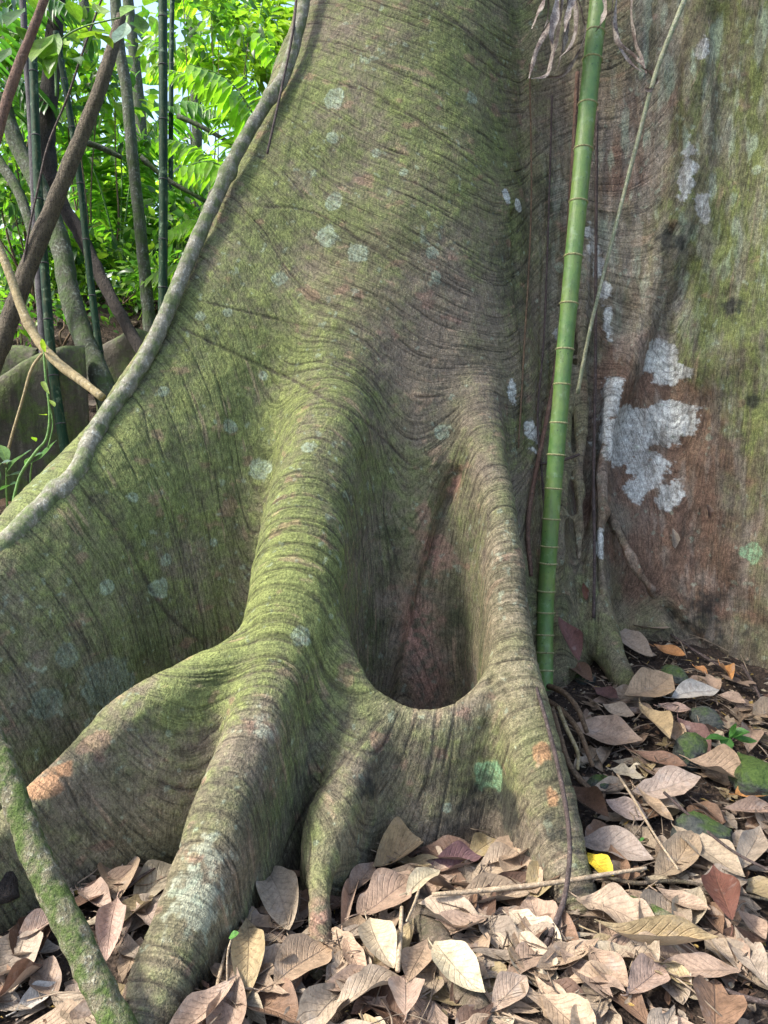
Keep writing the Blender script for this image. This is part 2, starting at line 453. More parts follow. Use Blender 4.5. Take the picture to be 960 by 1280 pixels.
def cracks(freq, width, seed, thr):
    c = S1*freq+.22*pn(V*5, seed)+.5*pn(V*1.3, seed+1); f = np.abs(c-np.round(c))
    g = sstep(thr, thr+.15, pn(np.stack([np.round(c)*3.7, V[:, 0]*3.2, (V[:, 1]-V[:, 2])*2.2], -1), seed+2))
    return sstep(width, width*.25, f)*g
crk = np.maximum(np.maximum(cracks(7.5, .035, 41, .12), .8*cracks(13.3, .055, 45, .14)), .7*cracks(27, .12, 49, .16))*(1-.6*wH)
crk = np.maximum(crk, np.clip(bl*1.3, 0, 1)*cracks(19, .15, 53, -.35))
crk = np.maximum(crk, np.clip(wE+wB, 0, 1)*cracks(21, .16, 57, -.05)*.8)
for pix, w, k in [([(395, 492), (450, 522), (520, 588)], .006, 1), ([(92, 602), (150, 665), (205, 760), (262, 812)], .007, 1), ([(212, 402), (300, 445), (372, 478), (410, 500)], .006, 1),
               ([(535, 0), (590, 45), (642, 92)], .008, 1), ([(240, 372), (330, 396), (392, 412)], .005, .8), ([(385, 95), (470, 118), (545, 170), (640, 250)], .005, .8), ([(310, 255), (390, 265), (465, 310), (510, 340)], .006, .9),
               ([(570, 586), (556, 640), (541, 690), (536, 715)], .011, 1), ([(668, 985), (700, 975)], .007, 1), ([(350, 1082), (372, 1030), (420, 960), (470, 905)], .010, .9), ([(430, 960), (455, 925), (482, 896)], .006, .8)]:
    L = surf_line(pix); d, p = poly_dist(V, L)
    w2 = w*(1+.5*n_hi)
    crk = np.maximum(crk, k*sstep(w2*1.6, w2*.4, d)*sstep(0, .12, p)*sstep(1, .88, p))
# the crease in the pocket
L = surf_line([(568, 592), (552, 650), (538, 705), (522, 765), (508, 830), (500, 872)]); d, p = poly_dist(V, L)
disp -= .035*np.exp(-(d/.03)**2)
disp += .020*np.exp(-(np.abs(d-.085)/.05)**2)*(wT)
disp -= .0042*crk
# dark pit and folds at the right buttress, the knot hole on the right root
for x, y, r, dep in [(838, 292, .035, .03), (612, 851, .014, .02), (700, 640, .05, .03)]:
    c = hit(x, y); disp -= dep*np.exp(-(np.linalg.norm(V-c, axis=1)/r)**2)
for pix, r, dep in [([(866, 330), (826, 420), (796, 520), (772, 620)], .03, .02), ([(640, 270), (655, 420), (662, 560)], .02, .02), ([(836, 765), (870, 800), (900, 826)], .03, .035), ([(740, 560), (742, 660), (750, 740)], .02, .03), ([(760, 640), (790, 700), (815, 735)], .03, -.02), ([(900, 20), (905, 150), (895, 300)], .05, .03), ([(850, 560), (880, 700), (960, 790)], .07, .03)]:
    L = surf_line(pix); d, p = poly_dist(V, L); disp -= dep*np.exp(-(d/r)**2)
# fused strands in the groove right of the main lobe
gx = sstep(.08, -.02, np.minimum(np.abs(V[:, 0]-.83), 9)-.12)*sstep(2.6, 3.4, V[:, 1])
disp += .010*gx*pn(np.stack([V[:, 0]*32, V[:, 1]*10, V[:, 2]*.8], -1), 61)
V = V+NRM*disp[:, None]
NRM = vnormals(V, F)

# ---- colour: what grows on the bark and where it flaked, plus some painted shade; all fixed to the wood
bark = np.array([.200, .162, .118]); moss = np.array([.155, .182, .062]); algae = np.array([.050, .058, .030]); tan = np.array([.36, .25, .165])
pink = np.array([.31, .175, .13]); rust = np.array([.17, .100, .068]); white = np.array([.60, .61, .57]); orange = np.array([.42, .22, .11]); lich = np.array([.34, .41, .30]); olive = np.array([.18, .168, .082])
col = np.tile(bark, (NV, 1))
def lay(c, m):
    global col
    col = col*(1-m[:, None])+c*m[:, None]
def blob(px, py, rpx, sq=1.0):
    c = hit(px, py)
    if c is None: return np.zeros(NV)
    r = rpx*depth_of(c)/FPX
    d = (V0-c); 
    return np.exp(-.69*((d[:, 0]**2+d[:, 1]**2+(d[:, 2]/sq)**2)/r**2))
def blobs(lst):
    m = np.zeros(NV)
    for b in lst: m = np.maximum(m, b[3]*blob(*b[:3], *(b[4:5])))
    return m
streak = lines(9, 4.5, 71)
lay(olive, sstep(-.5, .5, n_lo+.5*n_hi)*.55)
lay(algae, sstep(-.1, .7, fbm(V*2.7, 4, 73)+.25*streak)*.55)
zone = .46+blobs([(230, 420, 150, .34), (190, 620, 110, .30), (380, 250, 130, .25), (345, 720, 90, .7, 1.8), (300, 480, 130, .45), (330, 160, 110, .35), (120, 560, 100, .45), (450, 560, 60, .25), (240, 860, 70, .55), (560, 130, 120, .25), (590, 930, 60, .35), (925, 300, 70, .65, 2.2), (940, 520, 70, .6), (925, 120, 60, .5, 2), (850, 215, 30, .5, 3), (700, 560, 40, .3), (330, 560, 60, .4), (80, 850, 120, .2)])
zone -= blobs([(560, 430, 90, .45), (770, 250, 90, .55, 2.4), (790, 620, 110, .6), (550, 800, 70, .4), (625, 740, 45, .45, 2.4), (560, 960, 80, .40), (520, 880, 40, .4, .6), (580, 885, 40, .4, .6), (680, 1010, 50, .35), (255, 1100, 80, .45), (310, 940, 40, .3, 2), (200, 1010, 110, .30), (80, 900, 110, .25), (560, 1040, 120, .35), (440, 330, 60, .25), (620, 330, 60, .2), (870, 760, 110, .3), (100, 960, 80, .3)])
mo = sstep(.10, .95, zone+.26*fbm(V*6, 5, 75, .6)+.12*streak+.22*n_x+.1*l3-.25*crk)
lay(moss, mo*.92)
lay(moss*np.array([1.25, 1.2, 1.1]), sstep(.65, 1.1, zone+.3*n_hi+.3*n_x)*.6)
lay(algae, .75*blobs([(482, 690, 34, 1, 1.8), (470, 790, 30, 1, 1.4), (500, 850, 26, .7), (572, 790, 26, 1, 2.2), (585, 690, 20, 1, 2), (540, 610, 24, .7, 1.4), (560, 850, 20, .5), (100, 890, 90, .8, .8), (210, 800, 60, .8, .7), (330, 1010, 30, .7, 1.5)])*sstep(-.7, .5, n_hi+.7*n_x))  # dark algae, also painting the pocket and recesses darker for depth
# flaked pinkish and tan bark
fl = fbm(np.stack([S1*30, V[:, 0]*9, V[:, 1]*9+V[:, 2]*3], -1), 3, 77)+.4*n_mid
lay(tan, sstep(.30, .62, fl+.25*blobs([(800, 200, 80, .5, 2.5), (540, 440, 90, 1), (420, 620, 30, 1, 2.5), (375, 700, 30, 1, 2), (625, 720, 45, 2.0, 2.6), (650, 840, 40, 1.2, 1.5), (530, 890, 26, 1.8, .6), (580, 888, 26, 1.8, .6), (275, 1050, 60, 1.2, 1.6), (330, 900, 40, 1.0, 1.6), (300, 960, 60, .8), (590, 560, 40, 1), (720, 300, 50, .8, 2)])-.32)*.5)
lay(pink, sstep(.35, .6, fbm(V*np.array([9, 9, 13]), 3, 79)+.25*blobs([(500, 270, 60, 1), (340, 130, 60, .8), (240, 640, 60, 1), (470, 360, 60, .8), (545, 690, 30, 2.2, 2.5), (380, 660, 40, 1.2, 2)])-.2)*.42)
lay(pink*1.05, blobs([(566, 605, 9, 1, 1.5), (541, 695, 13, 1, 1.8), (522, 790, 20, .95, 3), (535, 850, 24, .8, 1.6), (400, 1150, 24, .9, 1.6)])*sstep(-.5, .1, n_x))
# right buttress: rust, white crust, green
ru = sstep(.35, .75, blobs([(830, 560, 85, 1.15), (790, 470, 55, .9), (850, 690, 80, 1.0), (780, 200, 40, .7, 2), (760, 430, 30, .7, 2), (735, 640, 45, .7, 1.6), (890, 740, 60, .8), (845, 640, 60, .9)])+.35*fbm(V*7, 3, 81))
lay(rust, ru*.85)
edge = .52*fbm(V*np.array([11, 11, 17]), 5, 83, .62)+.16*fbm(V*np.array([60, 60, 90]), 2, 84)
wh = sstep(.46, .60, blobs([(815, 530, 46, 1.10, .52), (785, 548, 28, 1.0, .8), (822, 580, 20, .8, .7), (762, 505, 14, 1.0, 2.2), (826, 450, 16, 1.0, 1.5), (775, 560, 24, 1.0), (747, 330, 9, .66, 4), (760, 400, 8, .7, 3), (700, 420, 8, .7, 3), (845, 520, 30, 1.0, .7), (775, 545, 33, 1.0), (765, 490, 16, .9, 1.5), (822, 440, 13, 1, 1.4), (838, 468, 24, 1.0, .5), (812, 590, 28, .85), (800, 610, 22, .75), (838, 620, 22, .75), (738, 300, 14, .62, 3), (755, 360, 12, .62, 2.4), (858, 215, 14, .8, 3), (878, 255, 12, .75, 2), (640, 490, 10, .85, 2), (752, 680, 10, .85, 2.4), (646, 258, 8, 1), (630, 246, 7, 1, 1.5), (880, 60, 10, .6, 3), (668, 545, 12, .7, 2)])+edge*.55)
lay(np.array([.40, .42, .38]), wh*.5)
lay(white, wh*sstep(-.95, -.25, .7*n_x+.6*fbm(V*np.array([60, 60, 90]), 2, 85)+.6*(wh-.8))*(.55+.35*sstep(-.35, .3, fbm(V*np.array([16, 16, 75]), 3, 86))))
lay(lich, .55*sstep(.15, .5, fbm(V*np.array([16, 16, 5]), 3, 87))*sstep(.4, 1, wH+blobs([(720, 300, 80, .8, 2.5)]))*sstep(1.2, 2.4, V[:, 2]))
pale = sstep(-.1, .6, fbm(V*np.array([15, 15, 3.2]), 4, 89, .6)+.5*blobs([(790, 120, 90, .8, 2), (770, 330, 70, 1, 2.2), (720, 500, 60, .6, 2)])-.12)*sstep(.3, .9, wH+blobs([(720, 300, 80, .9, 2.5)]))
lay(np.array([.30, .265, .22]), pale*.42)
lay(np.array([.12, .095, .07]), sstep(.05, .5, fbm(V*np.array([22, 22, 4]), 4, 90, .6))*wH*.5)
lay(np.array([.30, .245, .165]), .62*blobs([(610, 600, 26, .7, 1.6), (622, 680, 30, 1, 2.2), (634, 760, 30, 1, 2.2), (645, 840, 34, .9), (600, 875, 24, .8, .7), (545, 893, 30, .9, .6), (495, 885, 22, .8), (655, 900, 34, .6)])*sstep(-.5, .4, n_x+.6*l3+.4*n_hi))
# soft pale lichen discs
lay(np.array([.36, .38, .28]), sstep(.45, .8, blobs([(243, 1120, 34, 1, 1.6), (262, 1060, 22, .8, 1.5), (330, 905, 22, .6, 1.6)])+.6*fbm(V*np.array([40, 40, 14]), 3, 88))*.6)
LICH = [(410, 295, 14), (418, 122, 13), (349, 348, 9), (448, 316, 13), (416, 252, 12), (414, 172, 8), (326, 588, 15), (287, 533, 9), (200, 735, 13), (135, 855, 34), (60, 880, 20), (133, 735, 10), (540, 316, 9), (590, 122, 8), (205, 488, 7), (208, 700, 7), (268, 678, 6), (546, 346, 7), (553, 540, 9), (700, 335, 6), (945, 212, 6), (84, 820, 14), (612, 968, 20), (375, 795, 13), (940, 690, 13), (384, 560, 8), (330, 470, 6), (560, 1010, 7), (165, 622, 7), (250, 395, 6), (590, 860, 6), (505, 215, 5), (285, 390, 6), (470, 190, 6)]
for x, y, r in LICH:
    c = hit(x, y)
    if c is None: continue
    rr = r*depth_of(c)/FPX; d = np.linalg.norm(V0-c, axis=1); k = d < rr*2
    e = d[k]/rr+.34*fbm(V[k]*24, 4, int(x))
    m = np.zeros(NV); m[k] = sstep(1.10, .82, e)*(.40+.45*sstep(-.2, .35, fbm(V[k]*90, 2, int(y)))+.25*sstep(.18, .05, np.abs(e-.9)))
    lay(lich*(.55 if (x, y) in ((135, 855), (60, 880), (84, 820)) else (np.array([.8, 1.2, .9]) if x in (612, 940) else 1.0)), np.clip(m, 0, 1)*.78)
spk = sstep(.62, .75, fbm(V*28, 2, 95)+.25*fbm(V*3, 2, 96)); lay(lich*.9, spk*.4)
# worn orange wood, dark patches, sooty spots; shade painted low on the right buttress
lay(orange, sstep(.4, .7, blobs([(676, 940, 10, 1.1, 3.4), (690, 1000, 7, .9, 3), (55, 982, 22, 1.1, .7), (80, 962, 12, 1, .7)])+.35*fbm(V*26, 3, 97))*.65)
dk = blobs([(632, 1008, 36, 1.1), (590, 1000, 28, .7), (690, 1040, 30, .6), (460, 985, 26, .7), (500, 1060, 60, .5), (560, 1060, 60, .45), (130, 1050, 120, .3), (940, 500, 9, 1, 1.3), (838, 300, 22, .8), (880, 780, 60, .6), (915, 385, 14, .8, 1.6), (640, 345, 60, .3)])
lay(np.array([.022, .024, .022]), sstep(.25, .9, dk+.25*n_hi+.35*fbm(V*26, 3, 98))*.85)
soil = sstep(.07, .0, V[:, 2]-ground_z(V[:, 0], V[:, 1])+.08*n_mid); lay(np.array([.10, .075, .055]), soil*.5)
lay(np.array([.028, .024, .016]), np.clip(crk, 0, 1)*.5)
col *= (1+.22*np.clip(n_x, -1, 1)+.10*np.clip(l2+l3, -1, 1))[:, None]
col = np.clip(col, .008, .8)

# ---- the bark material
BARK, nt = new_mat('bark'); N = NT(nt)
pos = N.n('ShaderNodeNewGeometry').outputs['Position']; ca = N.attr('tint').outputs['Color']; sa = N.attr('s').outputs['Fac']
cx = N.n('ShaderNodeCombineXYZ', i={0: N.math('MULTIPLY', sa, 150.0), 1: 0.0, 2: 0.0}).outputs[0]
v7 = N.n('ShaderNodeVectorMath', operation='SCALE', i={0: pos, 'Scale': 9.0}).outputs[0]
vv = N.n('ShaderNodeVectorMath', operation='ADD', i={0: v7, 1: cx}).outputs[0]
fine = N.noise(vv, 1.0, 3, .6); sp = N.noise(pos, 210, 3, .65); sp2 = N.noise(N.n('ShaderNodeMapping', i={0: pos, 3: (120, 120, 55)}).outputs[0], 1.0, 3, .6)
fk = N.math('MULTIPLY', N.mr(fine, .39, .48, .62, 1.0), N.mr(sp, .3, .7, .58, 1.42))
fk = N.math('MULTIPLY', fk, N.mr(sp2, .3, .7, .62, 1.36))
cc = N.mix(1.0, ca, N.n('ShaderNodeCombineColor', i={0: fk, 1: fk, 2: fk}).outputs[0], 'MULTIPLY')
h = N.math('ADD', N.math('MULTIPLY', fine, .4), N.math('ADD', N.math('MULTIPLY', sp, .5), N.math('MULTIPLY', sp2, .8)))
N.out(N.bsdf(cc, .82, N.bump(h, .011, .9), .25))

# ---- split into the tree's parts, keeping the joint normals
TREE_LOC = (.35, 3.9, 0.)
tree = tag(empty('buttress_tree', TREE_LOC), 'huge moss-covered tropical tree with flaring buttress roots and a hollow pocket at its foot', 'tree')
fp = PART[F[:, 0]]
names = {T_: ('trunk', None), A_: ('buttress', 'broad mossy buttress sweeping down to the left edge'), H_: ('buttress', 'tall buttress with rusty and white crusted bark'),
         B_: ('root', 'thick wrinkled front root reaching towards the bottom edge'), C_: ('root', 'low root with an orange scraped end'), F_: ('root', 'short thin ringed root dropping between the big roots'),
         W_: ('root_web', 'curved lip of bark closing the hollow pocket'), E_: ('root', 'slim pale root right of the hollow pocket'), G_: ('root', 'small dark root behind the bamboo')}
for k in range(NPART):
    f = F[fp == k]
    if len(f) == 0: continue
    u, inv = np.unique(f.ravel(), return_inverse=True)
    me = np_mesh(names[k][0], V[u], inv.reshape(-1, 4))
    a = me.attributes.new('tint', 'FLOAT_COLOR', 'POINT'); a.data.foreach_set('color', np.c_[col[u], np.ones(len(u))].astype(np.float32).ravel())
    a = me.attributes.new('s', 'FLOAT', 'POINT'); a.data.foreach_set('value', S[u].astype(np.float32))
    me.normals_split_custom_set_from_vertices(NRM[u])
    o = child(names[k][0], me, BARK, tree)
    if names[k][1]: o['label'] = names[k][1]
BVH = BVHTree.FromPolygons([tuple(x) for x in tv], [tuple(int(i) for i in f) for f in tq])
# ============================================================ ground
GM, nt = new_mat('soil'); N = NT(nt)
pos = N.n('ShaderNodeNewGeometry').outputs['Position']
a = N.noise(pos, 9, 4, .6); b_ = N.noise(pos, 60, 4, .65); c_ = N.n('ShaderNodeTexVoronoi', i={'Vector': pos, 'Scale': 70}).outputs['Distance']
cl = N.ramp(b_, [(.3, (.016, .012, .010)), (.5, (.050, .036, .027)), (.62, (.10, .070, .050)), (.75, (.19, .145, .10))])
cl = N.mix(N.mr(a, .4, .65), cl, (.040, .028, .021), 'MIX')
N.out(N.bsdf(cl, .9, N.bump(N.math('ADD', b_, N.math('MULTIPLY', c_, .6)), .02, 1.0), .2))
def axis(lo, hi, far0, far1, step):
    core = np.arange(lo, hi, step); out = [core]
    g = np.geomspace(step, abs(far1), 34).cumsum(); g = g/g[-1]*far1+hi; out.append(g)
    g = np.geomspace(step, abs(far0), 34).cumsum(); g = lo-g/g[-1]*abs(far0); out.insert(0, g[::-1]); return np.concatenate(out)
gx_ = axis(-3, 3, -70, 70, .03); gy_ = axis(1.0, 8, -60, 110, .03)
gx, gy = np.meshgrid(gx_, gy_, indexing='ij'); gzv = ground_z(gx, gy)
gq = np.stack([gx, gy, gx*0], -1)
gzv = gzv+.010*fbm(gq*16, 3, 191)+.004*fbm(gq*45, 2, 192)
ny = len(gy_); i = np.arange(len(gx_)-1)[:, None]*ny+np.arange(ny-1)[None]
tag(link('ground', np_mesh('ground', np.stack([gx, gy, gzv], -1).reshape(-1, 3), np.stack([i, i+ny, i+ny+1, i+1], -1).reshape(-1, 4)), GM), kind='structure')

# ============================================================ leaves
def leaf_geo(seed, L=1., Wd=.45, fold=.2, bend=.5, cross=.6, wav=.05, twist=.2, tip=1.0, nu=16, nv=8, tear=0., cut=1.):
    """a dry leaf lying along +x from its stalk, z up; returns vertices, quads, (u, v) attribute"""
    r = np.random.default_rng(seed)
    u = np.linspace(0, cut, nu+1)[:, None]; v = np.linspace(-1, 1, nv+1)[None]
    pw = r.uniform(.95, 1.3)
    w = Wd*.5*np.sin(math.pi*np.clip(u, 0, 1)**pw)**.88*(1-r.uniform(0, .6)*u**r.uniform(3, 9))+.004*L
    w = w*(1+.025*np.sin(u*r.uniform(14, 24)+r.uniform(0, 6)))
    if tear:
        ed = np.where(v > 0, 1-tear*np.exp(-((u-r.uniform(.3, .7))/.10)**2), 1-tear*.6*np.exp(-((u-r.uniform(.3, .8))/.07)**2)); w = w*ed
    y = v*w; x = u*L+0*v
    if cut < 1: x = x*(1+sstep(cut-.25, cut, u)*(.16*np.sin(v*r.uniform(3, 7)+r.uniform(0, 6))+.08*np.sin(v*17+r.uniform(0, 6))))
    rad = np.abs(y)
    z = rad*fold+cross*rad**2/(Wd*.5)
    ph = r.uniform(0, 6.28, 4)
    z = z+.6*wav*Wd*np.abs(v)**1.5*(np.sin(u*r.uniform(9, 16)+ph[0]+(v > 0)*2.1)+.25*np.sin(u*23+ph[1]+(v > 0)))*np.sin(math.pi*u)
    z = z+.007*Wd*np.sin((u-np.abs(v)*.28)*math.pi*2*9)*(1-np.abs(v))*np.abs(v)*4*.6
    # bending along the length
    k = bend/L; th = k*(x-L*.5)
    z = z+.5*k*(x-L*.5)**2+.06*L*np.sin(u*5+ph[2])*r.uniform(-1, 1)
    tw = twist*(u-.5); y2 = y*np.cos(tw)-z*np.sin(tw)*.5; z = z+y*np.sin(tw)
    y2 = y2+r.uniform(-.1, .1)*L*(u-.5)**2*2
    V_ = np.stack([x-L*.5, y2, z-z.min()*.6], -1).reshape(-1, 3)
    m = nv+1; i = np.arange(nu)[:, None]*m+np.arange(nv)[None]
    Q = np.stack([i, i+m, i+m+1, i+1], -1).reshape(-1, 4)
    at = np.stack([u+0*v, v+0*u, np.full((nu+1, m), r.uniform()), np.ones((nu+1, m))], -1).reshape(-1, 4)
    return V_, Q, at
def leaf_material(name, dry=True):
    m, nt = new_mat(name); N = NT(nt)
    at = N.attr('leaf_uv').outputs['Color']; sx = N.n('ShaderNodeSeparateColor', i={0: at}); u, v = sx.outputs[0], sx.outputs[1]
    oi = N.n('ShaderNodeObjectInfo'); col = oi.outputs['Color'] if dry != 'stuff' else N.attr('tint').outputs['Color']
    geo = N.n('ShaderNodeNewGeometry'); pos = geo.outputs['Position']; back = geo.outputs['Backfacing']
    av = N.math('ABSOLUTE', v)
    mid = N.mr(av, .02, .07, 1, 0)
    ph = N.math('FRACT', N.math('MULTIPLY', N.math('SUBTRACT', u, N.math('MULTIPLY', av, .26)), 11.0))
    vein = N.math('MULTIPLY', N.mr(N.math('ABSOLUTE', N.math('SUBTRACT', ph, .5)), .03, .13, 1, 0), N.mr(av, .95, .7))
    ve = N.math('MAXIMUM', mid, N.math('MULTIPLY', vein, .55))
    n1 = N.noise(pos, 28, 4, .6); n2 = N.noise(pos, 130, 3, .6); n3 = N.noise(pos, 420, 2, .6)
    f = N.math('MULTIPLY', N.math('MULTIPLY', N.mr(n1, .3, .7, .58, 1.25), N.mr(n2, .3, .7, .80, 1.2)), N.mr(n3, .3, .7, .88, 1.12))
    cc = N.mix(1.0, col, N.n('ShaderNodeCombineColor', i={0: f, 1: f, 2: f}).outputs[0], 'MULTIPLY')
    if dry:
        cc = N.mix(N.math('MULTIPLY', N.mr(n1, .56, .66), .40), cc, (.085, .050, .034))                    # brown blotches
        cc = N.mix(N.math('MULTIPLY', N.mr(n2, .66, .72), .75), cc, (.022, .016, .013))                     # black specks
        cc = N.mix(N.math('MULTIPLY', N.mr(N.noise(pos, 17, 3, .6), .6, .72), .35), cc, (.36, .33, .30))     # bleached
        cc = N.mix(N.math('MULTIPLY', ve, .20), cc, (.16, .105, .07))
        cc = N.mix(N.math('MULTIPLY', back, .35), cc, (.42, .35, .29))
        h = N.math('ADD', N.math('MULTIPLY', ve, -.55), N.math('ADD', N.math('MULTIPLY', n2, .5), N.math('MULTIPLY', n1, .6)))
        sh = N.bsdf(cc, .62, N.bump(h, .005, .8), .3)
        tr = N.n('ShaderNodeBsdfTranslucent', i={0: cc}).outputs[0]
        N.out(N.n('ShaderNodeMixShader', i={0: .10, 1: sh, 2: tr}).outputs[0])
    else:
        cc = N.mix(N.math('MULTIPLY', ve, .3), cc, (.20, .32, .08))
        sh = N.bsdf(cc, .42, N.bump(N.math('ADD', N.math('MULTIPLY', ve, -1.0), n1), .003, .6), .45)
        tr = N.n('ShaderNodeBsdfTranslucent', i={0: N.mix(1.0, cc, (1.5, 1.6, .7), 'MULTIPLY')}).outputs[0]
        N.out(N.n('ShaderNodeMixShader', i={0: .45, 1: sh, 2: tr}).outputs[0])
    return m
DRY = leaf_material('dry_leaf'); GREEN = leaf_material('green_leaf', False); DRYS = leaf_material('dry_leaf_litter', 'stuff')
COLS = {'tan': (.37, .275, .195), 'pale': (.40, .32, .24), 'cream': (.45, .385, .285), 'pink': (.35, .255, .195), 'red': (.155, .068, .046), 'brown': (.22, .135, .088), 'dark': (.115, .068, .048),
        'grey': (.36, .295, .235), 'purple': (.15, .085, .085), 'olive': (.36, .285, .165), 'orange': (.46, .22, .085), 'yellow': (.72, .50, .04), 'white': (.44, .41, .36), 'lime': (.40, .48, .13)}
def leaf_frame(p, q, up, roll=0.):
    x = Vector(q-p).normalized(); z = Vector(up); z = (z-x*z.dot(x)).normalized(); z = Quaternion(x, roll) @ z
    return Matrix((x, z.cross(x), z)).transposed()
def gnormal(x, y):
    e = .05; return np.array([-(gz(x+e, y)-gz(x-e, y))/(2*e), -(gz(x, y+e)-gz(x, y-e))/(2*e), 1.])
for k_ in COLS:
    if k_ not in ('yellow', 'lime', 'red'): c_ = COLS[k_]; COLS[k_] = (c_[0]*1.02, c_[1], c_[2]*.95)
LEAVES = []
def stem_geo(L, sl, bendz):
    c = catmull([(-L*.5+.03*L, 0, .012*L, .0022), (-L*.5-sl*.5, .01*L, .03*L, .0018), (-L*.5-sl, .04*L, bendz*L, .0016)], 4)
    mb = MB(); tube(mb, c[:, :3], c[:, 3], 6); return mb.mesh('leaf_stalk')
def hero(x1, y1, x2, y2, wpx, c, label, lift=.02, roll=0., fold=.12, bend=.35, cross=.5, wav=.05, tear=0., seed=None, ends=None, twist=.2, stalk=True, mat=None, cat='fallen leaf', group='fallen leaves'):
    """a leaf seen from (x1, y1) at the stalk to (x2, y2) at the tip"""
    if ends is None: p, q = ground_hit(x1, y1), ground_hit(x2, y2)
    else: p, q = P(x1, y1, ends[0]), P(x2, y2, ends[1])
    L = np.linalg.norm(q-p); mid = (p+q)/2
    if ends is None and L > .30:
        p, q = mid+(p-mid)*.30/L, mid+(q-mid)*.30/L; L = .30
    d = depth_of(mid); ang = math.atan2((CAMZ-mid[2]), mid[1]) if ends is None else 1.2
    hx = abs(x2-x1)/(abs(x2-x1)+abs(y2-y1)); W_ = max(.016, min(wpx*d/FPX*(1+.35*hx), L*.55))
    seed = len(LEAVES)+100 if seed is None else seed
    v, qd, at = leaf_geo(seed, L, W_, fold, bend, cross, wav, twist, tear=tear, nu=22, nv=10, cut=.72 if tear > .3 else 1.)
    mb = MB(); mb.add(v, qd, at=at); me = mb.mesh('fallen_leaf', attr='leaf_uv'); me.materials.append(mat or DRY)
    o = bpy.data.objects.new('fallen_leaf', me); COL.objects.link(o)
    up = gnormal(mid[0], mid[1])+np.array([0, -.28, 0]) if ends is None else np.array([0, -.7, .7])
    o.matrix_world = Matrix.Translation(Vector(mid+np.array([0, 0, lift]))) @ leaf_frame(p, q, up, roll).to_4x4()
    k = 1+random.uniform(-.10, .10); cc = COLS[c] if isinstance(c, str) else c
    o.color = (cc[0]*k, cc[1]*k*random.uniform(.96, 1.04), cc[2]*k*random.uniform(.93, 1.07), 1)
    tag(o, label, cat, group)
    if stalk:
        s = bpy.data.objects.new('leaf_stalk', stem_geo(L, L*random.uniform(.1, .22), random.uniform(.0, .06))); s.data.materials.append(mat or DRY); s.color = o.color; COL.objects.link(s); s.parent = o
    LEAVES.append((mid, L)); return o
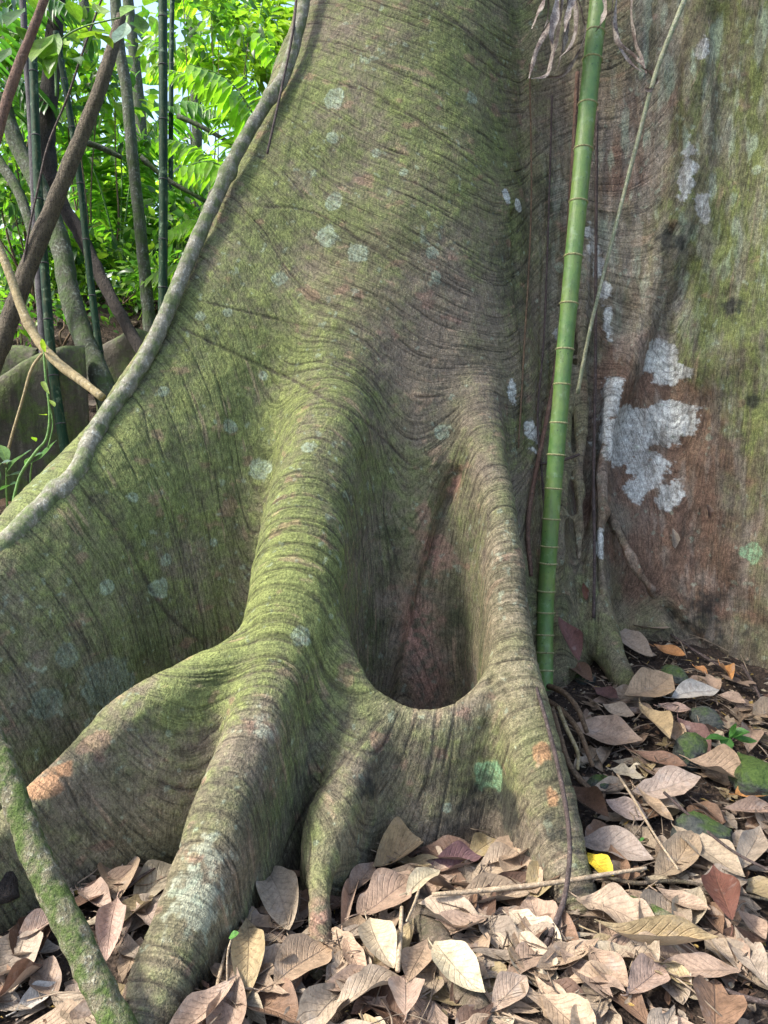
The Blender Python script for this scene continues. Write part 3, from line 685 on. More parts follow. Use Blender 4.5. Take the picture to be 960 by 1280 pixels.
H_L = [
 # left of the front root
 (83, 1112, 178, 1076, 22, 'pink', 'long pinkish brown leaf pressed against the wall under the low left root', dict(lift=.05, roll=.25)),
 (166, 1102, 206, 1086, 20, 'pink', 'small reddish tan leaf at the foot of the wall beside the front root', dict(lift=.05, roll=.2)),
 (120, 1122, 205, 1112, 22, 'tan', 'flat tan leaf just left of the front root, below the low root', dict(lift=.04)),
 (100, 1134, 140, 1160, 26, 'pink', 'crumpled pinkish leaf behind the upper end of the mossy log', dict(lift=.05, cross=1.2, wav=.1)),
 (148, 1148, 134, 1228, 34, 'pink', 'upright pinkish grey leaf between the mossy log and the front root', dict(lift=.06, cross=.9)),
 (20, 1204, 82, 1168, 34, 'pink', 'folded pinkish brown leaf left of the mossy log', dict(lift=.06, fold=.5)),
 (-6, 1166, 27, 1150, 18, 'grey', 'grey leaf cut by the left edge beside the mossy log', dict(lift=.05)),
 (6, 1118, 40, 1144, 22, 'grey', 'curled greyish leaf beside the upper part of the mossy log', dict(lift=.07, cross=1.2)),
 (-4, 1276, 56, 1230, 15, 'brown', 'rolled dark brown leaf in the bottom left corner', dict(lift=.05, cross=2.6, fold=.8)),
 (20, 1280, 72, 1246, 26, 'white', 'bleached pale leaf at the bottom edge left of the mossy log', dict(lift=.03)),
 (82, 1278, 106, 1236, 24, 'grey', 'greyish leaf half under the lower end of the mossy log', dict(lift=.02)),
 (176, 1140, 198, 1178, 24, 'grey', 'weathered grey leaf touching the left side of the front root', dict(lift=.03, tear=.3)),
 (60, 1120, 94, 1100, 18, 'brown', 'brown leaf right behind the mossy log near the wall', dict(lift=.03)),
 (40, 1188, 14, 1172, 20, 'tan', 'tan leaf tucked under the folded one left of the log', dict(lift=.02)),
 # between the front root and the pocket wall
 (328, 1092, 378, 1208, 44, 'pale', 'long pale leaf with a wavy edge leaning beside the short ringed root', dict(lift=.06, wav=.10, cross=.7, roll=.15)),
 (313, 1166, 311, 1282, 40, 'olive', 'long olive tan leaf standing right of the front root at the bottom edge', dict(lift=.05, cross=.8)),
 (340, 1256, 414, 1200, 56, 'tan', 'broad tan leaf with a dark midrib below the short ringed root', dict(lift=.05, wav=.07)),
 (462, 1106, 520, 1070, 36, 'olive', 'pale olive leaf curled like a spoon at the foot of the pocket wall', dict(lift=0.036, cross=1.6, fold=.4, bend=.8)),
 (456, 1116, 544, 1104, 18, 'tan', 'narrow orange tan leaf lying under the spoon-shaped leaf', dict(lift=0.027, cross=1.0)),
 (528, 1102, 602, 1090, 26, 'purple', 'shiny purple brown leaf with ribbed veins below the pocket wall', dict(lift=0.032, cross=1.2, wav=.08)),
 (590, 1114, 660, 1084, 42, 'pale', 'broad pale tan leaf right of the purple leaf', dict(lift=0.034, wav=.07)),
 (650, 1102, 674, 1086, 17, 'red', 'small rust red leaf tip beside the slim right root', dict(lift=0.036)),
 (658, 1138, 692, 1096, 34, 'olive', 'olive tan leaf with a clean fold left of the right root end', dict(lift=0.023, fold=.3)),
 (556, 1144, 660, 1128, 30, 'tan', 'long tan leaf with a raised edge above the pale straight stick', dict(lift=0.027, cross=1.1)),
 (584, 1090, 618, 1062, 32, 'olive', 'pointed leaf leaning upright against the pocket wall', dict(lift=0.041, bend=.1, roll=.2)),
 (433, 1142, 468, 1098, 24, 'pink', 'pinkish leaf left of the spoon-shaped leaf', dict(lift=.05)),
 (446, 1172, 520, 1128, 52, 'pink', 'large reddish tan leaf in the middle of the litter under the pocket', dict(lift=.065, wav=.09, tear=.25)),
 (506, 1152, 548, 1120, 22, 'cream', 'small cream leaf on the large reddish one', dict(lift=.085)),
 (424, 1194, 447, 1100, 15, 'tan', 'narrow rolled tan leaf right of the short ringed root', dict(lift=.03, cross=1.6, fold=.4)),
 (458, 1178, 488, 1244, 40, 'cream', 'cream leaf with a dark slit lying near the bottom edge', dict(lift=.07, fold=.3)),
 (430, 1192, 456, 1248, 22, 'pink', 'thin brown leaf tucked under the slit cream leaf', dict(lift=.05)),
 (534, 1196, 508, 1256, 34, 'pink', 'pinkish brown leaf with a pointed tip beside the half-buried root', dict(lift=.05)),
 (540, 1216, 602, 1280, 42, 'cream', 'yellowish white leaf with a dark midrib over the half-buried root', dict(lift=.075, bend=.6)),
 (508, 1300, 508, 1246, 50, 'pink', 'pinkish brown leaf cut off at the middle of the bottom edge', dict(lift=.06)),
 (612, 1290, 656, 1244, 42, 'pink', 'plain pinkish leaf at the bottom edge right of the half-buried root', dict(lift=.05)),
 (634, 1162, 702, 1210, 40, 'cream', 'bleached cream leaf left of the dark hanging vine', dict(lift=.04, tear=.3, wav=.1)),
 (640, 1192, 704, 1268, 52, 'cream', 'wide bleached leaf beside the dark vine at the bottom', dict(lift=.03, tear=.35)),
 (408, 1254, 437, 1204, 24, 'tan', 'tan leaf with crumbled middle below the narrow rolled leaf', dict(lift=.05, tear=.4)),
 (372, 1150, 356, 1112, 22, 'pale', 'pale leaf behind the long wavy-edged one', dict(lift=.02)),
 (385, 1272, 352, 1300, 36, 'grey', 'greyish leaf at the bottom edge under the broad tan leaf', dict(lift=.02)),
 (556, 1176, 590, 1160, 24, 'tan', 'small tan leaf under the pale straight stick', dict(lift=.03)),
 (470, 1262, 438, 1284, 30, 'brown', 'brown leaf at the bottom edge below the slit cream leaf', dict(lift=.03)),
 # slope at the right
 (757, 796, 822, 848, 26, 'grey', 'grey brown leaf with ribbed veins high on the slope behind the small dark root', dict(lift=.06)),
 (778, 797, 836, 806, 24, 'pale', 'pale tan leaf topmost on the slope against the right buttress', dict(lift=.07, roll=-.2)),
 (816, 824, 856, 838, 14, 'orange', 'bright orange brown leaf high on the slope', dict(lift=.06)),
 (882, 858, 897, 880, 17, 'pink', 'pinkish leaf under the ochre curled one near the buttress', dict(lift=.05)),
 (898, 846, 914, 868, 12, 'orange', 'small ochre curled leaf near the foot of the right buttress', dict(lift=.06, cross=1.5)),
 (866, 846, 884, 856, 10, 'orange', 'tiny ochre leaf between two bigger ones near the buttress', dict(lift=.05)),
 (780, 894, 842, 866, 38, 'tan', 'wide tan leaf right of the small dark root', dict(lift=.06, wav=.08)),
 (836, 890, 896, 878, 22, 'white', 'bleached grey white leaf above the dark wet stone', dict(lift=.06)),
 (898, 884, 932, 894, 18, 'pink', 'pinkish brown leaf above the green seedling', dict(lift=.05)),
 (821, 898, 862, 906, 14, 'pink', 'small salmon leaf below the wide tan one', dict(lift=.05)),
 (938, 918, 980, 900, 28, 'tan', 'brown tan leaf cut by the right edge beside the seedling', dict(lift=.06)),
 (799, 904, 838, 958, 28, 'olive', 'long folded olive tan leaf in the middle of the slope', dict(lift=.08, fold=.5)),
 (752, 898, 792, 912, 20, 'pale', 'pale cut leaf left of the folded olive one', dict(lift=.05)),
 (716, 928, 802, 948, 36, 'pink', 'large pinkish grey leaf right of the brown aerial roots', dict(lift=.06, wav=.07)),
 (822, 922, 856, 958, 24, 'tan', 'mottled tan leaf left of the moss-rimmed stone', dict(lift=.07)),
 (848, 928, 888, 978, 26, 'purple', 'long mauve grey leaf leaning on the stone', dict(lift=.08, cross=1.0), ),
 (858, 972, 934, 998, 32, 'tan', 'big brown leaf with a rolled rim under the mossy boulder', dict(lift=.07, cross=1.2)),
 (792, 960, 858, 980, 18, 'brown', 'flat dark brown leaf in the middle of the slope', dict(lift=.06)),
 (762, 982, 812, 992, 28, 'cream', 'pale torn leaf with holes right of the brown roots', dict(lift=.06, tear=.45, wav=.12)),
 (788, 1014, 872, 998, 34, 'pale', 'broad pale leaf with a chewed edge above the green stone', dict(lift=.06, tear=.25)),
 (918, 1014, 968, 1002, 28, 'orange', 'orange brown leaf at the right edge below the boulder', dict(lift=.06)),
 (903, 1032, 968, 1030, 17, 'pink', 'salmon leaf strip at the right edge beside the green stone', dict(lift=.05, cross=1)),
 (710, 1006, 758, 1050, 28, 'dark', 'dark brown leaf against the foot of the right root', dict(lift=.06, cross=1.0)),
 (755, 1020, 808, 1044, 26, 'grey', 'greyish leaf left of the green stone', dict(lift=.05)),
 (792, 1012, 838, 1058, 13, 'tan', 'narrow twisted tan leaf left of the green stone', dict(lift=.08, twist=1.2)),
 (722, 1068, 816, 1094, 38, 'grey', 'large grey tan leaf above the yellow one', dict(lift=.05, wav=.08)),
 (820, 1124, 870, 1068, 36, 'tan', 'broad tan leaf below the green stone', dict(lift=.05)),
 (842, 1058, 930, 1124, 40, 'pale', 'long pale leaf stretching from the green stone to the right', dict(lift=.06, tear=.15)),
 (732, 1096, 764, 1124, 32, 'yellow', 'bright yellow leaf lying beside the right root end', dict(lift=.07, wav=.08)),
 (922, 1112, 952, 1052, 28, 'grey', 'greyish tan leaf with ochre crumbs at the right edge', dict(lift=.05)),
 (912, 1198, 888, 1118, 40, 'red', 'glossy red brown leaf with clear pale veins at the right', dict(lift=.09, roll=-.2, fold=.25)),
 (722, 1142, 838, 1190, 44, 'pale', 'wide crumpled pale leaf below the yellow one', dict(lift=.045, wav=.12, tear=.2)),
 (722, 1194, 914, 1224, 22, 'olive', 'very long curled tan leaf across the litter at the bottom right', dict(lift=.07, cross=1.8, fold=.5)),
 (734, 1210, 782, 1262, 46, 'pink', 'smooth salmon leaf below the very long curled leaf', dict(lift=.05)),
 (782, 1266, 828, 1232, 40, 'pink', 'second salmon leaf right of the smooth one with a grey scrap on it', dict(lift=.045, fold=.3)),
 (818, 1138, 886, 1168, 20, 'tan', 'pointed tan leaf beside the short mossy stick', dict(lift=.06)),
 (832, 1236, 898, 1266, 32, 'grey', 'crumbling grey leaf in the bottom right part', dict(lift=.03, tear=.4, wav=.15)),
 (922, 1158, 958, 1198, 22, 'pink', 'tan leaf with a torn end right of the glossy red leaf', dict(lift=.05)),
 (698, 1272, 738, 1278, 22, 'lime', 'fading yellow green leaf at the bottom edge', dict(lift=.03)),
 (700, 1236, 738, 1228, 30, 'pink', 'pinkish leaf half hidden between the vine and the salmon leaf', dict(lift=.03)),
 (806, 1214, 822, 1236, 22, 'grey', 'small grey scrap of leaf on the salmon leaves', dict(lift=.075, cross=1.4, wav=.2)),
 (940, 1060, 975, 1090, 30, 'tan', 'tan leaf cut by the right edge above the glossy red leaf', dict(lift=.04)),
 (800, 1166, 858, 1150, 24, 'white', 'bleached leaf scrap behind the short mossy stick', dict(lift=.03)),
 (708, 842, 742, 866, 18, 'brown', 'brown leaf behind the brown aerial roots', dict(lift=.05)),
 (742, 872, 772, 888, 22, 'purple', 'dull mauve leaf under the small dark root', dict(lift=.04)),
]
for t in H_L:
    hero(*t[:6], t[6], **(t[7] if len(t) > 7 else {}))
hero(722, 828, 697, 772, 24, (.16, .075, .062), 'dark red brown leaf standing upright behind the bamboo foot', ends=(3.35, 3.45), lift=0, cross=.9, roll=.3)

# smaller leaves between: the nearest ones as objects, the rest as one mass
def region(px, py):
    if px < 280: return 'left of the front root'
    if px < 705 and py > 1050: return 'between the front and right roots'
    if py < 1000: return 'on the slope at the right'
    return 'at the lower right'
TONES = {'tan': 'tan', 'pale': 'pale', 'pink': 'pinkish', 'brown': 'dark brown', 'grey': 'greyish', 'cream': 'cream', 'olive': 'olive tan', 'dark': 'blackish brown'}
BASE = []
for k in range(18):
    v, qd, at = leaf_geo(900+k, .16, random.choice([random.uniform(.04, .055), random.uniform(.055, .075), random.uniform(.075, .095)]), random.uniform(0, .22), random.uniform(-.2, .5), random.uniform(.05, .8), random.uniform(.03, .10), random.uniform(-.5, .5), tear=random.choice([0, 0, .2, .35, .5]), nu=14, nv=8, cut=random.choice([1, 1, 1, .82, .65]))
    BASE.append((v, qd, at))
cand = []
rr = np.random.default_rng(5)
for _ in range(20000):
    x, y = rr.uniform(-1.6, 2.3), rr.uniform(1.55, 4.3)
    p = np.array([x, y, gz(x, y)]); d = depth_of(p)
    px = CX+FPX*x/d; py = CY-FPX*((p[1])*SP+(p[2]-CAMZ)*CP)/d
    if not (-40 < px < 1000 and 760 < py < 1330): continue
    cand.append((p, px, py, d))
    if len(cand) > 1500: break
cp = np.array([c[0] for c in cand]); free = tree_sdf(cp+np.array([0, 0, .03])) > .0
cand = [c for c, f in zip(cand, free) if f]
vis_c = []
for p, px, py, d in cand:
    h = BVH.ray_cast(Vector((0, 0, CAMZ)), Vector(ray(px, py)))
    if h[0] is None or depth_of(np.array(h[0])) > d-.05: vis_c.append((p, px, py, d))
print('litter candidates', len(cand), len(vis_c))
keys = list(TONES); wts = [5, 4, 5, 3, 4, 1.2, 2, 2]
order = sorted(range(len(vis_c)), key=lambda i: vis_c[i][3]+random.uniform(0, 1.2))
N_OBJ = 300-len(LEAVES)-4
meshes = []
for v, qd, at in BASE:
    mb = MB(); mb.add(v, qd, at=at); me = mb.mesh('small_leaf', attr='leaf_uv'); me.materials.append(DRY); meshes.append(me)
def rand_frame(x, y, tilt):
    n = Vector(gnormal(x, y))+Vector((random.gauss(0, tilt), random.gauss(0, tilt), 0)); a = random.uniform(0, 6.283)
    return leaf_frame(np.zeros(3), np.array([math.cos(a), math.sin(a), 0.]), n)
stuff = MB(); tint = []
for j, i in enumerate(order[:N_OBJ+130]):
    p, px, py, d = vis_c[i]; s = random.uniform(.8, 1.6); M3 = rand_frame(p[0], p[1], .10)
    t = random.choices(keys, wts)[0]; c = np.array(COLS[t])*random.uniform(.7, 1.05)
    z = p[2]+random.uniform(.008, .04)
    if j < N_OBJ:
        o = bpy.data.objects.new('small_leaf', random.choice(meshes)); COL.objects.link(o)
        o.matrix_world = Matrix.Translation((p[0], p[1], z)) @ M3.to_4x4() @ Matrix.Scale(s, 4)
        o.color = (*c, 1)
        tag(o, f'small {TONES[t]} leaf half buried in litter {region(px, py)}', 'fallen leaf', f'small {TONES[t]} leaves {region(px, py)}')
    else:
        v, qd, at = random.choice(BASE); s *= .9
        w_ = (np.array(M3) @ (v*s).T).T+np.array([p[0], p[1], z-.006]); stuff.add(w_, qd, at=at); tint.append(np.tile(np.append(c*.9, 1), (len(v), 1)))
# fine twigs
tw = MB()
for _ in range(300):
    p, px, py, d = random.choice(vis_c); a = random.uniform(0, 6.28); L = random.uniform(.04, .22); q = np.array([math.cos(a), math.sin(a), 0])*L
    z0 = random.uniform(.015, .05); k = p+q*.5+rr.normal(size=3)*.012
    pts = [p+[0, 0, z0], np.array([k[0], k[1], gz(k[0], k[1])+z0+.012]), np.array([p[0]+q[0], p[1]+q[1], gz(p[0]+q[0], p[1]+q[1])+z0])]
    tube(tw, catmull(pts, 4), random.uniform(.0010, .0026), 5)
TWIGM, nt = new_mat('fine_twig'); N = NT(nt); pos = N.n('ShaderNodeNewGeometry').outputs['Position']
N.out(N.bsdf(N.mix(N.mr(N.noise(pos, 9, 2), .4, .6), (.05, .036, .028), (.26, .20, .14)), .8))
tag(link('fine_twigs', tw.mesh('fine_twigs'), TWIGM), 'countless fine broken twigs scattered through the leaf litter', 'twigs', kind='stuff')
# crumbs and broken bits, and the litter of the bank behind
for _ in range(4200):
    p, px, py, d = random.choice(vis_c); x, y = p[0]+random.gauss(0, .12), p[1]+random.gauss(0, .12)
    M3 = rand_frame(x, y, .5); v, qd, at = random.choice(BASE); s = random.choice([random.uniform(.03, .10), random.uniform(.08, .30)])
    v = v*s*np.array([1, random.uniform(.25, 1.2), 1]); t = random.choice(keys); c = np.array(COLS[t])*random.uniform(.5, 1.1)
    if random.random() < .06: c = np.array([.5, .34, .10])
    stuff.add((np.array(M3) @ v.T).T+np.array([x, y, gz(x, y)+random.uniform(.006, .03)]), qd, at=at); tint.append(np.tile(np.append(c, 1), (len(v), 1)))
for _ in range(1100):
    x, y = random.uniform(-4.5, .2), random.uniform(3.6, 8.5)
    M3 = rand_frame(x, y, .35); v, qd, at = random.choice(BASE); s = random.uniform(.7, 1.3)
    t = random.choices(keys, [2, 1, 4, 5, 3, .5, 1, 6])[0]; c = np.array(COLS[t])*random.uniform(.25, .6)  # bank litter darkened in colour to stand in for the shade there
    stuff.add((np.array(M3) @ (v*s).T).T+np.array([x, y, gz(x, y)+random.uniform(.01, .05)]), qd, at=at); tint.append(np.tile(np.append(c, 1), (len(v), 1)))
for _ in range(330):
    x, y = random.uniform(-2.2, 3.0), random.uniform(1.0, 4.2); p = np.array([x, y, gz(x, y)]); d = depth_of(p)
    px = CX+FPX*x/d; py = CY-FPX*(y*SP+(p[2]-CAMZ)*CP)/d
    if -60 < px < 1020 and py < 1330: continue
    M3 = rand_frame(x, y, .12); v, qd, at = random.choice(BASE); s = random.uniform(.8, 1.4); t = random.choices(keys, wts)[0]; c = np.array(COLS[t])*random.uniform(.6, 1)
    stuff.add((np.array(M3) @ (v*s).T).T+np.array([x, y, p[2]+random.uniform(.006, .03)]), qd, at=at); tint.append(np.tile(np.append(c, 1), (len(v), 1)))
me = stuff.mesh('leaf_litter', attr='leaf_uv'); a = me.attributes.new('tint', 'FLOAT_COLOR', 'POINT'); a.data.foreach_set('color', np.concatenate(tint).astype(np.float32).ravel())
tag(link('leaf_litter', me, DRYS), 'broken brown leaf litter and crumbs covering the forest floor', 'leaf litter', kind='stuff')
# ============================================================ stems, vines, sticks, stones
def stem_material(name, ca, cb, cc, sc=1.0, ring=0., rough=.8, bump=.004, moss=None):
    m, nt = new_mat(name); N = NT(nt)
    at = N.attr('arc').outputs['Color']; L = N.n('ShaderNodeSeparateColor', i={0: at}).outputs[0]
    pos = N.n('ShaderNodeNewGeometry').outputs['Position']
    n1 = N.noise(pos, 14*sc, 4, .6); n2 = N.noise(pos, 70*sc, 4, .65); n3 = N.noise(pos, 260, 3, .6)
    st = N.n('ShaderNodeMapping', i={0: pos, 3: (60*sc, 60*sc, 7*sc)}).outputs[0]; n4 = N.noise(st, 1.0, 4, .6)
    c = N.mix(N.mr(n1, .38, .62), ca, cb); c = N.mix(N.mr(n2, .52, .66), c, cc)
    if moss: c = N.mix(N.math('MULTIPLY', N.mr(N.math('ADD', n1, N.math('MULTIPLY', n2, .5)), .70, .86), .95), c, moss)
    f = N.math('MULTIPLY', N.mr(n3, .3, .7, .72, 1.28), N.mr(n4, .3, .7, .70, 1.25))
    h = N.math('ADD', n2, N.math('ADD', n4, N.math('MULTIPLY', n3, .5)))
    if ring:
        rg = N.mr(N.noise(N.n('ShaderNodeCombineXYZ', i={0: N.math('MULTIPLY', L, ring)}).outputs[0], 1.0, 3, .6), .40, .52, .78, 1.0)
        f = N.math('MULTIPLY', f, rg); h = N.math('ADD', h, rg)
    c = N.mix(1.0, c, N.n('ShaderNodeCombineColor', i={0: f, 1: f, 2: f}).outputs[0], 'MULTIPLY')
    N.out(N.bsdf(c, rough, N.bump(h, bump, .9), .3)); return m
M = {
 'vine_grey': stem_material('grey_vine_bark', (.235, .22, .165), (.15, .15, .095), (.46, .45, .39), 1.4, 30, moss=(.12, .15, .06)),
 'mossy_log': stem_material('mossy_log_bark', (.17, .15, .095), (.13, .15, .06), (.42, .40, .30), 1.6, 0, bump=.012, moss=(.070, .110, .022)),
 'brown_bark': stem_material('brown_bark', (.11, .088, .062), (.17, .14, .095), (.045, .036, .028), 1.2, 0, bump=.03),
 'dark_bark': stem_material('dark_bark', (.036, .028, .024), (.055, .044, .036), (.018, .016, .015), 1.2, 0, bump=.025),
 'red_bark': stem_material('reddish_bark', (.15, .085, .060), (.20, .125, .09), (.07, .045, .035), 1.2, 0, bump=.01),
 'grey_bark': stem_material('grey_lichen_bark', (.075, .080, .055), (.05, .062, .034), (.24, .27, .23), .8, 0, bump=.015, moss=(.055, .085, .028)),
 'tan_vine': stem_material('tan_vine_bark', (.32, .25, .13), (.24, .19, .095), (.40, .34, .22), 1.3, 30),
 'dark_vine': stem_material('dark_vine_bark', (.052, .038, .034), (.085, .060, .052), (.13, .105, .095), 1.5, 20),
 'brown_root': stem_material('brown_root_bark', (.15, .095, .055), (.10, .065, .04), (.21, .15, .09), 1.4, 40),
 'pale_stick': stem_material('pale_stick_bark', (.38, .29, .19), (.28, .21, .14), (.46, .38, .27), 1.4, 0),
 'ground_root': stem_material('ground_root_bark', (.125, .09, .065), (.085, .075, .045), (.17, .135, .10), 1.0, 60, bump=.008),
 'dark_stem': stem_material('dark_purple_stem', (.050, .045, .052), (.075, .068, .075), (.10, .10, .095), 1.2, 12),
 'green_stem': stem_material('green_stem', (.11, .22, .05), (.09, .18, .045), (.16, .26, .08), 1.0, 0, rough=.5),
 'dead_cane': stem_material('dead_cane', (.31, .31, .19), (.22, .25, .15), (.42, .40, .30), 1.2, 9),
}
def culm_material(name, g1, g2, dark, rough=.42, sp=.4):
    m, nt = new_mat(name); N = NT(nt)
    pos = N.n('ShaderNodeNewGeometry').outputs['Position']; at = N.attr('arc').outputs['Color']; L = N.n('ShaderNodeSeparateColor', i={0: at}).outputs[0]
    n1 = N.noise(pos, 7, 3, .6); n2 = N.noise(pos, 45, 3, .6); v = N.n('ShaderNodeTexVoronoi', i={'Vector': pos, 'Scale': 55}).outputs['Distance']
    c = N.mix(N.mr(n1, .35, .65), g1, g2); c = N.mix(N.math('MULTIPLY', N.mr(n2, .5, .68), .35), c, dark)
    c = N.mix(N.math('MULTIPLY', N.math('MULTIPLY', N.mr(v, .10, .20, 1, 0), N.mr(n2, .45, .55)), .85), c, (.015, .03, .015))
    c = N.mix(N.math('MULTIPLY', N.mr(N.noise(pos, 22, 4, .65), .57, .68), .35), c, (.30, .40, .26))
    c = N.mix(N.math('MULTIPLY', N.mr(N.noise(N.n('ShaderNodeMapping', i={0: pos, 3: (60, 60, 4)}).outputs[0], 1.0, 3), .5, .7), .45), c, N.mix(.5, dark, (.16, .15, .07)))
    N.out(N.bsdf(c, rough, N.bump(N.math('ADD', n2, N.math('MULTIPLY', N.noise(pos, 180, 2), .5)), .003, .7), sp)); return m
CULM = culm_material('bamboo_green', (.085, .175, .045), (.150, .225, .055), (.045, .095, .038))
CULM_D = culm_material('bamboo_dark_green', (.008, .028, .016), (.012, .040, .018), (.006, .016, .010), .65, .15)
RING = stem_material('bamboo_node', (.36, .34, .17), (.27, .28, .12), (.16, .13, .07), 2.0, 0, .6)
def stick(name, pts, mat, label, cat, group=None, rough=.12, rfreq=9, seg=10, n=6, ring=None, world=False, tie=None):
    """a stem through (px, py, depth, radius in m)"""
    w = [np.append(P(*p[:3]), p[3]) if not world else np.array(p) for p in pts]
    c = catmull(w, n); mb = MB(); sd = random.randint(0, 999)
    tube(mb, c[:, :3], np.maximum(c[:, 3], .0005), seg, True, rough, rfreq, sd, ring)
    b = c[c[:, 2].argmin(), :3]
    o = link(name, mb.mesh(name, attr='arc'), M[mat] if isinstance(mat, str) else mat, loc=tuple(b))
    return tag(o, label, cat, group)
def on_tree(pix, r, off=.0, dx=0, dy=0, fall=3.6):
    """a path lying against the tree: depth from the surface behind each pixel"""
    ds = []
    for x, y in pix:
        h = hit(x+dx, y+dy, BVH); ds.append(depth_of(h)-off-r if h is not None else None)
    k = [i for i, d in enumerate(ds) if d is not None]
    ds = np.interp(range(len(ds)), k, [ds[i] for i in k]) if k else [fall]*len(pix)
    return [(x, y, float(d), r) for (x, y), d in zip(pix, ds)]
# the ringed vine along the left buttress
pth = [(384, -40), (377, 20), (357, 90), (331, 132), (301, 182), (270, 247), (241, 312), (216, 372), (190, 432), (160, 482), (131, 521), (111, 556), (98, 588), (70, 617), (38, 648), (0, 686), (-45, 728)]
vp = on_tree(pth, .03, -.01, 26, 14); dsm = np.convolve(np.pad([p[2] for p in vp], 2, 'edge'), np.ones(5)/5, 'valid')
vp = [(x, y, d+.02, .025+.012*i/len(vp)) for i, ((x, y, _, _), d) in enumerate(zip(vp, dsm))]
def vring(L):
    k = np.ones_like(L)
    for p in np.arange(.05, 4.5, .105): k = k+.045*np.exp(-((L-p-.03*math.sin(p*31))/.007)**2)
    for p in (.62, 1.02, 2.55): k = k+.32*np.exp(-((L-p)/.03)**2)
    return k
stick('climbing_vine', vp, 'vine_grey', 'grey ringed woody vine running down along the mossy left buttress', 'vine', seg=16, n=18, rough=.10, rfreq=14, ring=vring)
stick('thin_vine', [(x, y, d, .005) for x, y, d, _ in on_tree([(372, -20), (366, 40), (352, 110), (341, 160), (334, 192)], .005, .03, 30, 6)], 'dark_vine', 'hair-thin dark rootlet hanging over the upper left rim of the trunk', 'rootlet', rough=.05, seg=6)
stick('broken_branch', [(260, 262, 3.62, .016), (268, 240, 3.62, .02), (290, 235, 3.62, .018)], 'dark_vine', 'stubby dark twig pinched between the vine and the trunk rim', 'twig')
# logs and roots near the bottom
stick('mossy_log', [(-95, 760, 2.22, .029), (-20, 905, 2.06, .031), (2, 955, 2.0, .032), (42, 1062, 1.92, .033), (94, 1172, 1.84, .034), (150, 1288, 1.76, .035), (190, 1370, 1.72, .035)], 'mossy_log', 'mossy fallen branch leaning across the lower left corner', 'log', seg=40, n=40, rough=.12, rfreq=26)
stick('dead_stump', [(8, 1125, 2.16, .035), (4, 1085, 2.2, .03), (-4, 1050, 2.25, .026)], 'dark_bark', 'dark broken stump behind the mossy log at the left edge', 'stump')
def on_ground(pix, r, lift=0.):
    out = []
    for i, (x, y) in enumerate(pix):
        p = ground_hit(x, y); rr = r[i] if isinstance(r, (list, tuple)) else r
        out.append(np.array([p[0], p[1], p[2]+lift+rr*.3, rr]))
    return out
stick('surface_root', on_ground([(512, 1120), (530, 1165), (560, 1215), (588, 1262), (612, 1310)], [.045, .046, .043, .040, .036], .01), 'ground_root', 'half-buried dark root lying in the leaves below the pocket', 'root', world=True, seg=16, n=8)
stick('short_stick', on_ground([(786, 1146), (812, 1160), (838, 1176), (852, 1190)], [.016, .021, .022, .018], .045), 'mossy_log', 'short mossy stick between leaves at the lower right', 'stick', world=True, seg=12)
stick('dead_stick', on_ground([(540, 1153), (600, 1148), (690, 1138), (750, 1128), (806, 1119)], [.006, .007, .007, .006, .005], .085), 'pale_stick', 'long straight pale stick crossing the litter in front of the right root', 'stick', world=True, rough=.06)
stick('dead_stick', on_ground([(770, 998), (790, 1030), (815, 1075), (845, 1122)], [.004, .0045, .004, .003], .09), 'pale_stick', 'thin pale twig pointing down past the green stone', 'stick', world=True, rough=.05)
stick('dead_stick', on_ground([(828, 1022), (868, 1060), (915, 1100), (975, 1132)], [.005, .005, .004, .004], .09), 'dark_vine', 'thin dark twig crossing the green stone', 'stick', world=True, rough=.05)
stick('dead_stick', on_ground([(735, 1112), (790, 1128), (850, 1126), (960, 1150)], [.004, .006, .005, .004], .06), 'ground_root', 'wiry brown twig under the pale leaf at the lower right', 'stick', world=True, rough=.05)
stick('dead_stick', on_ground([(497, 1255), (500, 1215), (502, 1172)], [.006, .006, .005], .09), 'pale_stick', 'pale upright twig beside the slit cream leaf', 'stick', world=True, rough=.08)
stick('dead_stick', on_ground([(508, 1190), (520, 1160), (528, 1128)], [.003, .004, .003], .09), 'pale_stick', 'fine straw-coloured twig over the large reddish leaf', 'stick', world=True, rough=.05)
stick('dead_stick', on_ground([(640, 1140), (670, 1136), (700, 1122)], [.004, .005, .003], .07), 'olive' if 'olive' in M else 'brown_root', 'short crooked twig left of the dark vine', 'stick', world=True, rough=.05)
stick('dead_stick', on_ground([(160, 1135), (178, 1120), (196, 1108)], [.004, .005, .004], .06), 'dark_vine', 'dark twig among the leaves left of the front root', 'stick', world=True, rough=.05)
stick('dead_stick', on_ground([(926, 845), (942, 872), (955, 902)], [.007, .006, .005], .05), 'dark_vine', 'dark forked twig at the right edge under the buttress', 'stick', world=True, rough=.1)
stick('dead_stick', on_ground([(264, 1290), (276, 1235), (284, 1200)], [.004, .005, .003], .04), 'pale_stick', 'dry upright twig touching the right side of the front root', 'stick', world=True, rough=.08)
stick('dead_stick', on_ground([(838, 804), (876, 830), (925, 858)], [.006, .007, .005], .04), 'dark_vine', 'dark twig lying along the foot of the right buttress', 'stick', world=True, rough=.1)
stick('dead_stick', on_ground([(900, 1250), (930, 1262), (975, 1272)], [.006, .007, .006], .03), 'dark_vine', 'dark twig in the bottom right corner', 'stick', world=True, rough=.1)
